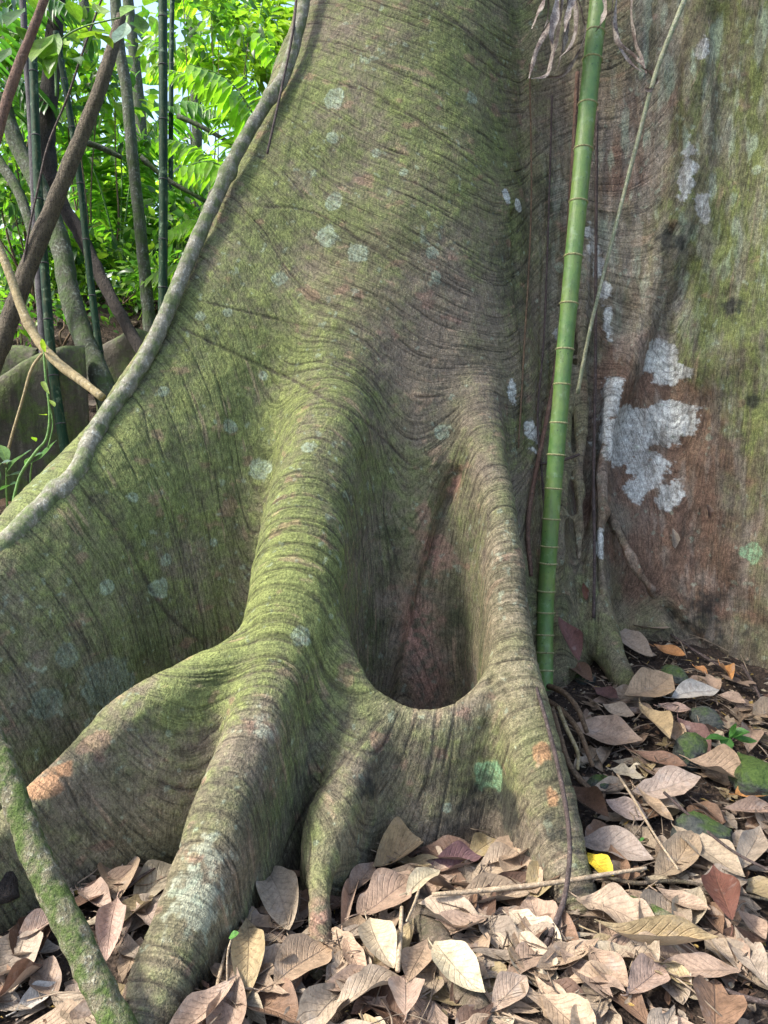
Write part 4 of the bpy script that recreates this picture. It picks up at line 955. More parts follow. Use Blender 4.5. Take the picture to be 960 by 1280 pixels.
stick('hanging_vine', [(668, 852, 2.66, .006), (684, 905, 2.52, .0065), (699, 965, 2.42, .007), (709, 1020, 2.33, .007), (712, 1068, 2.26, .007), (706, 1120, 2.19, .0075), (690, 1165, 2.12, .009), (672, 1204, 2.04, .009), (678, 1240, 1.98, .008), (692, 1290, 1.88, .008)], 'dark_vine', 'dark purple vine hanging down the right root into the litter', 'vine', rough=.10, rfreq=30)
for pts, lab in [([(686, 858, 3.2, .012), (705, 866, 3.08, .011), (722, 886, 3.0, .010), (734, 916, 2.98, .009)], 'upper of the curved brown aerial roots below the bamboo foot'),
                 ([(684, 876, 3.16, .012), (704, 890, 3.05, .011), (724, 915, 2.95, .010), (741, 958, 2.85, .008)], 'lower longer curved brown aerial root below the bamboo foot'),
                 ([(690, 885, 3.0, .010), (700, 920, 2.9, .010), (712, 956, 2.82, .010), (735, 985, 2.78, .011), (756, 996, 2.76, .011)], 'brown root bending into the leaves beside the right root')]:
    stick('aerial_root', pts, 'brown_root', lab, 'root', 'brown aerial roots', rough=.1, rfreq=30)
stick('aerial_root', [(698, 884, 3.05, .008), (708, 910, 2.96, .008), (722, 940, 2.9, .007), (722, 962, 2.86, .006)], 'green_stem' if False else 'tan_vine', 'thin greenish tan aerial root among the brown ones', 'root', 'brown aerial roots')
# hanging strands in the groove
for pix, r, mt, lab in [([(722, 90), (716, 200), (708, 320), (697, 440), (686, 510), (668, 600), (660, 660), (664, 720)], .010, 'red_bark', 'thick dark liana hanging left of the bamboo in the groove'),
                    ([(746, 140), (745, 300), (744, 470), (742, 600), (743, 700), (742, 772)], .0075, 'dark_vine', 'straight dark liana hanging right of the bamboo'),
                    ([(690, 120), (686, 260), (680, 420), (672, 520), (678, 600), (682, 680)], .005, 'dark_vine', 'fine dark strand left of the thick liana'),
                    ([(662, 80), (664, 260), (655, 440), (648, 560)], .004, 'brown_root', 'thin brown strand along the right rim of the trunk'),
                    ([(672, 580), (690, 578), (708, 574), (724, 568)], .006, 'dark_vine', 'short dark tendril crossing behind the bamboo')]:
    pp = on_tree(pix, r, .012); ds = np.minimum.reduce([np.array([p[2] for p in pp]), np.convolve(np.pad([p[2] for p in pp], 1, 'edge'), np.ones(3)/3, 'valid')])
    stick('hanging_liana', [(x, y, d, r) for (x, y, _, _), d in zip(pp, ds)], mt, lab, 'liana', 'lianas hanging in the groove', rough=.12, rfreq=25, n=10, seg=8)
stick('dead_cane', [(866, -25, 3.3, .011), (822, 85, 3.34, .010), (796, 180, 3.38, .009), (764, 305, 3.42, .008), (738, 410, 3.45, .008), (722, 492, 3.5, .009)], 'dead_cane', 'slender dead grey green cane slanting across the right buttress', 'cane', rough=.08, n=12)
# the green bamboo
def bamboo(axis, nodes, mat, label, ringmat=RING, group=None, bulge=.06, name='bamboo_stalk'):
    axis = [(x, y, dd if hit(x, y, BVH) is None or x < 400 or y > 870 else min(dd, depth_of(hit(x, y, BVH))-r_-.01), r_) for x, y, dd, r_ in axis]
    c = catmull([np.append(P(*a[:3]), a[3]) for a in axis], 26); Lc = np.concatenate([[0], np.cumsum(np.linalg.norm(np.diff(c[:, :3], axis=0), axis=1))])
    d = np.array([depth_of(q) for q in c[:, :3]]); py = CY-FPX*(c[:, 1]*SP+(c[:, 2]-CAMZ)*CP)/d
    o_ = np.argsort(py); nl = np.interp(nodes, py[o_], Lc[o_])
    b = c[c[:, 2].argmin(), :3]; root = tag(empty(name, tuple(b)), label, 'bamboo', group)
    mb = MB(); tube(mb, c[:, :3], c[:, 3], 20, True, .012, 20, 3, lambda L: 1+sum(bulge*np.exp(-((L-p)/.012)**2) for p in nl))
    child('culm', mb.mesh('culm', attr='arc'), mat, root)
    for p in nl:
        q = np.array([np.interp(p+e, Lc, c[:, k]) for e in (-.004, -.001, .003) for k in range(4)]).reshape(3, 4)
        mb = MB(); tube(mb, q[:, :3], q[:, 3]*np.array([1.05, 1.13, 1.04])*(1+bulge*.6), 20, True, .03, 60, int(p*100)); child('node_ring', mb.mesh('node_ring', attr='arc'), ringmat, root)
    return root
bamboo([(756, -70, 3.42, .038), (742, 60, 3.40, .038), (729, 190, 3.38, .037), (716, 330, 3.36, .036), (706, 440, 3.36, .035), (696, 560, 3.37, .035), (688, 660, 3.38, .035), (682, 760, 3.40, .0345), (681, 862, 3.36, .034)],
       [-30, 41, 75, 131, 187, 253, 321, 380, 437, 481, 529, 569, 611, 649, 683, 704, 739, 766, 794, 816, 838], CULM, 'bright green bamboo stalk with pale node rings leaning against the groove')
# stones
STONE, nt = new_mat('mossy_stone'); N = NT(nt)
gg = N.n('ShaderNodeNewGeometry'); pos = gg.outputs['Position']; nz = N.n('ShaderNodeSeparateXYZ', i={0: gg.outputs['Normal']}).outputs[2]
n1 = N.noise(pos, 11, 4, .6); n2 = N.noise(pos, 90, 4, .65); oi = N.n('ShaderNodeObjectInfo').outputs['Color']
c = N.mix(N.mr(n2, .35, .65), (.030, .034, .032), (.075, .082, .072))
mm = N.mr(N.math('ADD', N.math('MULTIPLY', nz, .25), N.math('ADD', n1, N.math('MULTIPLY', N.n('ShaderNodeSeparateColor', i={0: oi}).outputs[0], .4))), .72, .95)
c = N.mix(mm, c, N.mix(N.mr(n2, .3, .7), (.030, .060, .012), (.085, .135, .025)))
N.out(N.bsdf(c, .75, N.bump(N.math('ADD', n2, n1), .012, .9), .35))
def stone(px, py, wpx, hpx, label, moss, seed, lift=.3, sq=.8):
    p = ground_hit(px, py); d = depth_of(p); a, b, hh = wpx*d/FPX*.5, wpx*d/FPX*.5*sq, hpx*d/FPX*.5
    bm = bmesh.new(); bmesh.ops.create_icosphere(bm, subdivisions=5, radius=1); v = np.array([x.co[:] for x in bm.verts])
    r = np.random.default_rng(seed)
    for _ in range(9):                                     # facets
        n = r.normal(size=3); n /= np.linalg.norm(n); h = r.uniform(.62, .86); k = v@n; v = v-np.maximum(k-h, 0)[:, None]*n*.92
    v = v*(1+.07*fbm(v*2.2+seed, 3, seed)+.02*fbm(v*8, 3, seed+5))[:, None]*np.array([a, b, hh])
    for x, co in zip(bm.verts, v): x.co = co
    for f in bm.faces: f.smooth = True
    me = bpy.data.meshes.new('mossy_stone'); bm.to_mesh(me); bm.free(); me.materials.append(STONE)
    o = bpy.data.objects.new('mossy_stone', me); COL.objects.link(o); o.location = (p[0], p[1], p[2]+hh*lift); o.rotation_euler = (r.uniform(-.2, .2), r.uniform(-.2, .2), r.uniform(0, 6)); o.color = (moss, 0, 0, 1)
    tag(o, label, 'stone', 'stones in the leaf litter')
stone(940, 985, 92, 60, 'rounded dark boulder with bright moss at the right edge', .75, 3, .5)
stone(882, 1062, 84, 66, 'grey green wedge-shaped stone in the middle of the slope', .25, 4, .45)
stone(862, 955, 62, 56, 'dark stone with a mossy rim left of the seedling', .35, 5, .4)
stone(884, 912, 52, 36, 'small blackish wet stone above the seedling', 0., 8, .5)
stone(750, 988, 40, 26, 'small mossy stone beside the brown aerial roots', .3, 9, .5)
stone(842, 850, 40, 24, 'flat greenish stone high on the slope', .35, 10, .4)
stone(730, 852, 30, 22, 'tiny mossy stone behind the bamboo foot', .5, 11, .4)
# seedlings
def blade(mb, base, tip, wd, sag=.1, seed=0, fold=.25):
    L = np.linalg.norm(tip-base); v, q, at = leaf_geo(seed, L, wd, fold, sag, .1, .03, .1, nu=10, nv=6)
    f = np.array(leaf_frame(base, tip, np.array([0, -.35, 1.]))); mb.add((f @ v.T).T+(base+tip)/2, q, at=at)
def green_obj(name, mb, parent, c):
    o = child(name, mb.mesh(name, attr='leaf_uv'), GREEN, parent); o.color = (*c, 1); return o
b = ground_hit(912, 958); sd = tag(empty('seedling', tuple(b)), 'small seedling with bright green ribbed leaves beside the mossy boulder', 'seedling')
mb = MB(); top = b+np.array([0, 0, .10]); tube(mb, catmull([b, b+np.array([.004, 0, .05]), top], 4), .003, 6); child('stem', mb.mesh('stem', attr='arc'), M['green_stem'], sd)
dt = depth_of(top)
for i, (x, y, w_) in enumerate([(934, 914, .04), (884, 924, .032), (906, 936, .05), (942, 928, .035), (920, 904, .026)]):
    mb = MB(); blade(mb, P(912, 922, dt), P(x+ (x-912)*.15, y, dt-.03), w_, -.3, 40+i); green_obj('leaf', mb, sd, (.075, .21, .045))
b = ground_hit(286, 1262); sd = tag(empty('sprout', tuple(b)), 'thin sprout with one round green leaf right of the front root', 'sprout')
mb = MB(); d0 = depth_of(b); tube(mb, catmull([b, P(284, 1220, d0), P(285, 1190, d0), P(290, 1172, d0)], 5), .0025, 6); child('stem', mb.mesh('stem', attr='arc'), M['pale_stick'], sd)
mb = MB(); blade(mb, P(286, 1173, d0), P(299, 1166, d0-.01), .02, .2, 61); green_obj('leaf', mb, sd, (.10, .26, .06))
b = ground_hit(798, 1062); sd = tag(empty('sprout', tuple(b)), 'tiny bright green sprout beside the thin pale twig', 'sprout')
mb = MB(); tube(mb, [b, b+np.array([0, 0, .03])], .002, 6); child('stem', mb.mesh('stem', attr='arc'), M['green_stem'], sd)
for i, (x, y) in enumerate([(790, 1050), (806, 1052)]):
    mb = MB(); t = b+np.array([0, 0, .03]); blade(mb, t, P(x, y-4, depth_of(t)-.01), .014, .2, 65+i); green_obj('leaf', mb, sd, (.10, .30, .08))
# withered leaves hanging at the top
WITH, nt = new_mat('withered_leaf'); N = NT(nt)
pos = N.n('ShaderNodeNewGeometry').outputs['Position']; n1 = N.noise(pos, 30, 3, .6); n2 = N.noise(pos, 160, 3, .6)
c = N.mix(N.mr(n1, .38, .62), (.15, .11, .095), (.42, .36, .30)); c = N.mix(N.mr(n2, .5, .7), c, (.08, .06, .05)); N.out(N.bsdf(c, .75, N.bump(n2, .004, .8), .25))
def ribbon(mb, pts, wd, seed):
    c = catmull(pts, 8); n = len(c); T, Nn, B = frames(c); r = np.random.default_rng(seed)
    t = np.linspace(0, 1, n); w_ = wd*(.25+np.sin(math.pi*np.clip(t*.9+.08, 0, 1)))*(1+.2*np.sin(t*17+seed)); tw = np.cumsum(r.normal(0, .35, n))*.5+r.uniform(0, 6)
    side = Nn*np.cos(tw)[:, None]+B*np.sin(tw)[:, None]; up = np.cross(T, side)
    v = np.stack([c-side*w_[:, None]+up*w_[:, None]*.5, c, c+side*w_[:, None]+up*w_[:, None]*.5], 1).reshape(-1, 3)
    i = np.arange(n-1)[:, None]*3+np.arange(2)[None]; mb.add(v, np.stack([i, i+1, i+4, i+3], -1).reshape(-1, 4))
def wither(label, base, d, strips, wd):
    b = P(*base, d); root = tag(empty('withered_leaf_cluster', tuple(b)), label, 'withered leaves', 'withered leaf clusters')
    for k, pts in enumerate(strips):
        mb = MB(); ribbon(mb, [P(x, y, d+dd) for x, y, dd in pts], wd*random.uniform(.7, 1.3), k); child('leaf_strip', mb.mesh('leaf_strip'), WITH, root)
wither('tangle of grey withered leaves hanging left of the bamboo top', (706, -25), 3.3,
       [[(700, -25, 0), (690, 20, -.02), (672, 60, -.03), (661, 98, 0)], [(705, -25, 0), (698, 30, .02), (690, 65, .03), (683, 92, .02), (664, 98, 0)], [(712, -25, 0), (722, 20, -.03), (716, 55, -.04), (700, 72, -.02)],
        [(716, -25, 0), (726, 15, 0), (730, 45, -.02), (716, 75, 0), (702, 94, .02), (682, 96, .02)], [(690, -20, 0), (676, 5, 0), (664, 36, -.03)], [(710, -25, 0), (708, 20, .05), (702, 60, .06), (696, 88, .05)],
        [(748, -20, -.06), (758, 8, -.06), (752, 30, -.05), (744, 40, -.03)], [(698, -25, 0), (694, 15, -.05), (688, 45, -.06), (690, 68, -.05)], [(720, -25, 0), (712, 10, -.05), (706, 40, -.08)],
        [(684, -20, .02), (684, 20, .02), (676, 45, .02)]], .011)
wither('small knot of withered leaves hanging on the dead cane', (776, -25), 3.4,
       [[(768, -25, 0), (764, 25, 0), (772, 52, -.02), (790, 68, -.02), (804, 82, -.05)], [(790, -25, 0), (788, 20, 0), (792, 50, 0), (800, 72, -.02), (808, 92, -.05)], [(772, -25, 0), (768, 40, .02), (784, 76, 0), (802, 90, -.04)], [(800, 84, -.04), (816, 94, -.05), (820, 104, -.05), (812, 110, -.06)], [(806, 110, -.06), (812, 113, -.06), (818, 110, -.06)]], .008)
for x, y, s, c, lab in [(884, 642, 12, 'dark', 'dark brown flake stuck upright on the right buttress'), (840, 676, 16, 'grey', 'pale curled scrap caught on the rusty bark'), (728, 742, 14, 'red', 'rust red leaf scrap hanging beside the straight liana')]:
    h = depth_of(hit(x, y, BVH)); hero(x, y-s, x+4, y+s*.6, s*.6, c, lab, ends=(h-.03, h-.03), lift=0, cross=1.0, stalk=False, cat='leaf scrap', group='leaf scraps on the bark')
# ============================================================ the forest behind, at the left
FOL, nt = new_mat('foliage'); N = NT(nt)
ta = N.attr('tint').outputs['Color']; pos = N.n('ShaderNodeNewGeometry').outputs['Position']
n1 = N.noise(pos, 25, 2, .5)
f = N.mr(n1, .3, .7, .75, 1.25); cc = N.mix(1.0, ta, N.n('ShaderNodeCombineColor', i={0: f, 1: f, 2: f}).outputs[0], 'MULTIPLY')
sh = N.bsdf(cc, .38, None, .5)
tr = N.n('ShaderNodeBsdfTranslucent', i={0: N.mix(1.0, cc, (1.55, 1.9, .75), 'MULTIPLY')}).outputs[0]
N.out(N.n('ShaderNodeMixShader', i={0: .5, 1: sh, 2: tr}).outputs[0])
GREENS = np.array([(.075, .17, .022), (.11, .22, .026), (.05, .125, .022), (.16, .27, .030), (.040, .095, .030), (.20, .29, .04)])
class Leaves:
    """many small folded leaves in one mesh"""
    def __init__(s): s.v = []; s.q = []; s.t = []; s.c = []; s.n = 0
    def add(s, base, dirv, up, L, Wd, col):
        base, dirv, up = (np.atleast_2d(np.asarray(x, float)) for x in (base, dirv, up)); n = len(base)
        L = np.broadcast_to(L, n)[:, None]; Wd = np.broadcast_to(Wd, n)[:, None]*.5
        x = dirv/np.linalg.norm(dirv, axis=1)[:, None]; y = np.cross(up, x); y /= np.linalg.norm(y, axis=1)[:, None]+1e-9; z = np.cross(x, y)
        pt = lambda a, b, c: base+x*L*a+y*Wd*b+z*L*c
        V_ = np.stack([pt(0, 0, 0), pt(.30, 0, .02), pt(.66, 0, -.02), pt(1, 0, -.14), pt(.26, .82, .08), pt(.60, .85, .03), pt(.26, -.82, .08), pt(.60, -.85, .03), pt(.86, .35, -.06), pt(.86, -.35, -.06), pt(.85, 0, -.08)], 1)
        k = s.n+np.arange(n)[:, None]*11
        s.q += [k+np.array(a) for a in ([1, 2, 5, 4], [2, 10, 8, 5], [6, 7, 2, 1], [7, 9, 10, 2])]
        s.t += [k+np.array(a) for a in ([0, 1, 4], [0, 6, 1], [10, 3, 8], [9, 3, 10])]
        s.v.append(V_.reshape(-1, 3)); s.c.append(np.repeat(np.broadcast_to(col, (n, 3)), 11, 0)); s.n += n*11
    def mesh(s, name):
        me = np_mesh(name, np.concatenate(s.v), np.concatenate(s.q), np.concatenate(s.t)); c = np.concatenate(s.c)
        a = me.attributes.new('tint', 'FLOAT_COLOR', 'POINT'); a.data.foreach_set('color', np.c_[c, np.ones(len(c))].astype(np.float32).ravel()); return me
FR = np.random.default_rng(23)
def rdir(n, zb=0.):
    d = FR.normal(size=(n, 3)); d[:, 2] += zb; return d/np.linalg.norm(d, axis=1)[:, None]
def gcol(n, lo=0, hi=6, k=1.): return GREENS[FR.integers(lo, hi, n)]*FR.uniform(.7, 1.25, (n, 1))*k
# --- stems
S_ = stick
S_('leaning_tree', [(-100, 660, 4.5, 0.0629), (-25, 490, 4.58, 0.05624), (0, 432, 4.6, 0.05402), (40, 322, 4.65, 0.05032), (85, 212, 4.7, 0.04588), (118, 130, 4.75, 0.0407), (140, 62, 4.8, 0.037), (152, 20, 4.84, 0.0296)], 'brown_bark', 'rough brown trunk leaning to the right across the left background', 'tree', seg=18, n=12, rough=.14)
S_('forked_tree', [(74, -60, 5.6, 0.0544), (67, 60, 5.6, 0.05632), (58, 160, 5.6, 0.064), (61, 212, 5.55, 0.0576), (76, 252, 5.5, 0.04992), (105, 302, 5.4, 0.04352), (135, 365, 5.3, 0.03968), (166, 420, 5.2, 0.0384), (200, 480, 5.1, 0.0384)], 'dark_bark', 'dark trunk that comes down straight and then bends to the right', 'tree', seg=16, n=12, rough=.2)
S_('thin_tree', [(72, -45, 3.6, 0.0187), (40, 40, 3.6, 0.0204), (15, 105, 3.6, 0.0221), (-2, 165, 3.6, 0.0221), (-24, 260, 3.6, 0.02125), (-46, 420, 3.6, 0.0221), (-60, 620, 3.6, 0.02295), (-66, 780, 3.6, 0.0238)], 'red_bark', 'reddish brown thin stem crossing the top left corner', 'tree', rough=.16, seg=12)
S_('slim_tree', [(140, -60, 6, 0.039), (148, 50, 6, 0.04134), (158, 112, 6, 0.0429), (165, 190, 6, 0.0429), (173, 262, 6, 0.0429), (180, 332, 6, 0.04524), (186, 395, 6, 0.0468), (192, 460, 6, 0.04836)], 'grey_bark', 'slim grey trunk spotted with lichen left of the dark bamboo', 'tree', rough=.10, seg=14)
S_('curved_tree', [(2, 120, 5.4, 0.048), (22, 182, 5.4, 0.052), (52, 240, 5.35, 0.06), (74, 300, 5.3, 0.064), (88, 370, 5.2, 0.0656), (107, 428, 5.1, 0.068), (132, 490, 5.0, 0.072), (150, 560, 4.95, 0.08)], 'grey_bark', 'thick curved mossy grey trunk behind the leaning brown one', 'tree', rough=.12, seg=16, n=10)
S_('pale_tree', [(-40, 120, 5.9, 0.03575), (-8, 190, 5.9, 0.0377), (22, 238, 5.85, 0.0377), (40, 290, 5.8, 0.03575), (50, 360, 5.75, 0.03575), (56, 440, 5.7, 0.03575)], 'grey_bark', 'pale bent limb coming in from the left edge', 'tree', rough=.12, seg=12)
S_('straight_tree', [(26, -40, 5.0, 0.02016), (32, 60, 5.0, 0.0216), (39, 150, 5.0, 0.02376), (43, 230, 5.0, 0.02592), (46, 300, 5.0, 0.02592), (52, 400, 5, 0.02592), (58, 520, 4.95, 0.02736)], 'dark_stem', 'dark purplish straight stem between the leaning and the dark trunk', 'tree', rough=.08, seg=12)
S_('tan_liana', [(-40, 215, 3.5, .017), (-14, 280, 3.45, .018), (8, 332, 3.42, .018), (28, 388, 3.38, .019), (49, 428, 3.34, .019), (75, 456, 3.28, .020), (100, 475, 3.22, .018), (128, 497, 3.14, .016)], 'tan_vine', 'tan woody liana with a swollen knot touching the left buttress', 'liana', rough=.10, rfreq=20, seg=12, ring=lambda L: 1+.35*np.exp(-((L-.78)/.02)**2))
S_('thin_liana', [(134, -20, 4.6, .006), (105, 60, 4.6, .007), (85, 120, 4.6, .007), (60, 182, 4.6, .007), (46, 242, 4.6, .007), (36, 290, 4.6, .007), (26, 350, 4.6, .007)], 'dark_vine', 'thin dark climber stem curving down in front of the trunks', 'liana', seg=6)
S_('side_branch', [(100, 176, 5.9, .022), (125, 184, 5.95, .022), (152, 197, 6.0, .018)], 'grey_bark', 'short grey branch leaving the slim lichen trunk to the left', 'branch', seg=10)
S_('side_branch', [(176, 196, 6.0, .02), (210, 225, 6.05, .018), (258, 252, 6.1, .015)], 'grey_bark', 'grey branch reaching from the lichen trunk towards the ringed vine', 'branch', seg=10)
S_('side_branch', [(222, 145, 6.4, .02), (255, 160, 6.4, .018), (300, 186, 6.4, .014)], 'grey_bark', 'dark thin branch among the palm fronds', 'branch', seg=10)
for a, nd, mt, lab in [([(203, -60, 5.5, .030), (204, 120, 5.5, .030), (204, 300, 5.5, .030), (203, 440, 5.5, .031)], [-30, 22, 82, 150, 225, 300, 360], CULM_D, 'dark green vertical bamboo right of the lichen trunk'),
                       ([(40, 40, 4.9, .024), (48, 240, 4.85, .026), (56, 340, 4.82, .027), (66, 460, 4.78, .028), (84, 580, 4.75, .029)], [90, 170, 250, 330, 400, 470, 530], CULM_D, 'dark bamboo in front of the background buttresses'),
                       ([(70, 40, 5.1, .019), (82, 110, 5.1, .02), (99, 220, 5.1, .021), (113, 350, 5.1, .022), (126, 450, 5.1, .023), (136, 520, 5.1, .023)], [100, 160, 230, 300, 370, 440], CULM_D, 'thin dark bamboo crossing the mossy curved trunk'),
                       ([(216, -60, 7.5, .022), (214, 100, 7.5, .022), (213, 300, 7.5, .024)], [0, 80, 160, 240], CULM_D, 'far thin bamboo just right of the dark vertical one')]:
    bamboo(a, nd, mt, lab, ringmat=M['dark_stem'] if True else RING, group='bamboos in the left background', bulge=.05)
# --- the buttress walls of a neighbouring tree
WALL = stem_material('grey_buttress_bark', (.085, .074, .055), (.065, .072, .038), (.12, .105, .08), .5, 0, bump=.012, moss=(.085, .115, .035))
def wall_blade(root, ridge, th, label=None):
    c = catmull([np.append(P(*p[:3]), 0) for p in ridge], 10)[:, :3]; n = len(c); T = np.gradient(c, axis=0); T[:, 2] = 0; T /= np.linalg.norm(T, axis=1)[:, None]
    S2 = np.cross(T, [0, 0, 1.]); prof = []
    for h, w_ in [(-1.9, 1.9), (-1.4, 1.7), (-1.0, 1.5), (-.7, 1.35), (-.45, 1.2), (-.25, 1.1), (-.1, 1.0), (-.03, .85), (0, .5), (.015, 0)]: prof.append((h, w_))
    prof = prof+[(h, -w_) for h, w_ in prof[-2::-1]]; m = len(prof)
    v = np.stack([c+S2*th*w_+np.array([0, 0, h]) for h, w_ in prof], 1); q3 = v.reshape(-1, 3)
    q3 = q3+(.03*fbm(q3*3, 3, 301)[:, None])*np.repeat(S2, m, 0); q3[:, 2] += .02*fbm(q3*4, 2, 305)
    i = np.arange(n-1)[:, None]*m+np.arange(m-1)[None]; q = np.stack([i, i+m, i+m+1, i+1], -1).reshape(-1, 4)
    mb = MB(); mb.add(q3, q)
    for e, fl in ((0, 1), (n-1, 0)):
        for k in range(m//2):
            a, b, c_, d = e*m+k, e*m+k+1, e*m+m-2-k, e*m+m-1-k
            mb.q.append(np.array([[a, b, c_, d] if fl else [d, c_, b, a]]))
    return child('buttress', mb.mesh('buttress', attr='arc'), WALL, root)
bt = tag(empty('background_tree', tuple(P(60, 560, 5.3))), 'grey buttress walls of a neighbouring tree behind the ringed vine', 'tree')
wall_blade(bt, [(-80, 520, 4.7), (-10, 478, 4.75), (30, 452, 4.8), (70, 438, 4.85), (106, 432, 4.9)], .07)
wall_blade(bt, [(120, 440, 5.5), (150, 424, 5.5), (172, 416, 5.5), (215, 430, 5.5)], .07)
wall_blade(bt, [(-60, 440, 5.7), (0, 434, 5.7), (48, 438, 5.7)], .08)
# --- climbers with single big leaves near the camera side
def leafy(name, label, cat, base, leaves, group=None, stems=None):
    root = tag(empty(name, tuple(P(*base))), label, cat, group)
    if stems:
        for st in stems:
            mb = MB(); c = catmull([np.append(P(*p[:3]), p[3]) for p in st], 6); tube(mb, c[:, :3], c[:, 3], 7); child('stem', mb.mesh('stem', attr='arc'), M['green_stem'], root)
    for k, (x1, y1, x2, y2, d, wpx, c) in enumerate(leaves):
        mb = MB(); a, b = P(x1, y1, d), P(x2, y2, d-.12); L = np.linalg.norm(b-a)
        blade(mb, a, b, min(wpx*d/FPX, L*.8), random.uniform(-.5, .3), 500+k*7+int(x1), .2); green_obj('leaf', mb, root, GREENS[c] if isinstance(c, int) else c)
    return root
leafy('climbing_plant', 'climber with large heart-shaped leaves around the top of the dark trunk', 'plant', (70, 110, 4.4),
      [(66, 42, 38, 78, 4.4, 34, 3), (72, 40, 60, 92, 4.4, 26, 1), (40, 60, 20, 34, 4.4, 22, 0), (96, 48, 138, 42, 4.4, 22, 3), (100, 30, 84, 0, 4.4, 24, 1), (140, 62, 118, 40, 4.4, 20, 5), (160, 30, 146, 58, 4.3, 22, (.22, .32, .26)), (150, 20, 176, 8, 4.4, 24, (.16, .24, .19)),
       (52, 20, 36, -8, 4.4, 26, 1), (30, 10, 8, 34, 4.4, 26, 2), (172, 20, 182, 44, 4.4, 18, 0), (120, 8, 134, 24, 4.4, 20, 3), (12, 60, -6, 84, 4.4, 24, 2), (60, 98, 72, 66, 4.4, 22, 0), (180, 10, 204, -8, 4.5, 26, 1), (78, 70, 104, 84, 4.4, 20, 2)],
      stems=[[(70, 120, 4.42, .006), (72, 60, 4.42, .006), (98, 36, 4.42, .005), (150, 22, 4.42, .004)], [(70, 70, 4.42, .005), (40, 50, 4.42, .004), (12, 40, 4.42, .004)]])
leafy('understory_plant', 'low plant with bluish leaves at the left edge beside the buttress', 'plant', (10, 640, 3.7),
      [(8, 590, 38, 562, 3.6, 16, (.07, .13, .10)), (2, 600, -22, 572, 3.6, 16, (.06, .12, .09)), (10, 596, 30, 590, 3.6, 14, (.10, .17, .12)), (2, 612, 22, 604, 3.6, 16, (.05, .13, .05)), (10, 580, 0, 556, 3.65, 14, (.10, .16, .13)), (40, 580, 76, 552, 3.7, 18, (.07, .14, .10)), (30, 585, 52, 566, 3.7, 14, (.08, .17, .08)), (-4, 590, 14, 574, 3.6, 12, (.12, .19, .15))],
      stems=[[(10, 650, 3.7, .005), (8, 610, 3.65, .004), (8, 585, 3.62, .003)], [(40, 640, 3.75, .005), (38, 600, 3.72, .004), (40, 578, 3.7, .003)]])
leafy('seedling_vine', 'thin bright green twining shoot in front of the background buttress', 'plant', (20, 640, 3.3),
      [(52, 478, 60, 492, 3.3, 6, 5), (56, 440, 52, 424, 3.3, 6, 5), (60, 520, 50, 518, 3.3, 6, 5), (46, 552, 40, 546, 3.3, 6, 3), (62, 500, 70, 508, 3.3, 5, 5)],
      stems=[[(12, 650, 3.3, .006), (24, 598, 3.3, .006), (44, 566, 3.3, .006), (58, 548, 3.3, .005), (62, 515, 3.3, .005), (57, 470, 3.3, .005), (54, 428, 3.3, .003)], [(60, 500, 3.3, .003), (66, 530, 3.3, .003), (60, 560, 3.3, .003)]])
S_('hanging_vine', [(58, 436, 4.5, .008), (40, 460, 4.45, .008), (28, 500, 4.42, .008), (14, 548, 4.4, .008), (6, 580, 4.4, .008)], 'tan_vine', 'loose greenish vine hanging over the background buttress wall', 'vine', seg=7)
# --- palms
def palm(label, base, fronds, col, lw=.05):
    b = P(*base[:3]); root = tag(empty('understory_palm', tuple(b)), label, 'palm', 'palms in the background')
    mb = MB(); c = catmull([np.append(P(*p[:3]), p[3]) for p in [base, (base[0]+3, base[1]-60, base[2], base[3]*.9), (base[0]+4, base[1]-120, base[2], base[3]*.8)]], 6); tube(mb, c[:, :3], c[:, 3], 8); child('stem', mb.mesh('stem', attr='arc'), M['green_stem'], root)
    for pts, ll, droop in fronds:
        c = catmull([P(*p) for p in pts], 12); n = len(c); T, Nn, B = frames(c); lv = Leaves(); L = np.concatenate([[0], np.cumsum(np.linalg.norm(np.diff(c, axis=0), axis=1))]); tot = L[-1]
        pos = np.arange(.12*tot, tot, .042); pc = np.stack([np.interp(pos, L, c[:, k]) for k in range(3)], 1); pt = np.stack([np.interp(pos, L, T[:, k]) for k in range(3)], 1)
        side = np.cross(pt, [0, 0, 1.]); side /= np.linalg.norm(side, axis=1)[:, None]+1e-9; f = pos/tot; ln = ll*np.sin(math.pi*np.clip(.22+.72*f, 0, 1))**.7*FR.uniform(.88, 1.1, len(pos))
        for s in (1, -1):
            d = pt*.55+side*s*FR.uniform(.75, 1., (len(pos), 1))+np.array([0, 0, -1])*droop*FR.uniform(.7, 1.3, (len(pos), 1)); d /= np.linalg.norm(d, axis=1)[:, None]
            up = np.array([0, 0, 1.])+side*s*.4; co = col*FR.uniform(.75, 1.25, (len(pos), 1))
            half = pc+d*(ln*.55)[:, None]; d2 = d+np.array([0, 0, -.45*droop-.1])
            lv.add(pc, d, up, ln*.95, lw*FR.uniform(.8, 1.15, len(pos)), co)
        o = child('frond', lv.mesh('frond'), FOL, root)
        mb = MB(); tube(mb, c, np.linspace(.009, .003, n), 6); child('rachis', mb.mesh('rachis', attr='arc'), M['green_stem'], o)
PG = np.array([(.17, .31, .028), (.10, .23, .028), (.25, .36, .045), (.045, .12, .026)])
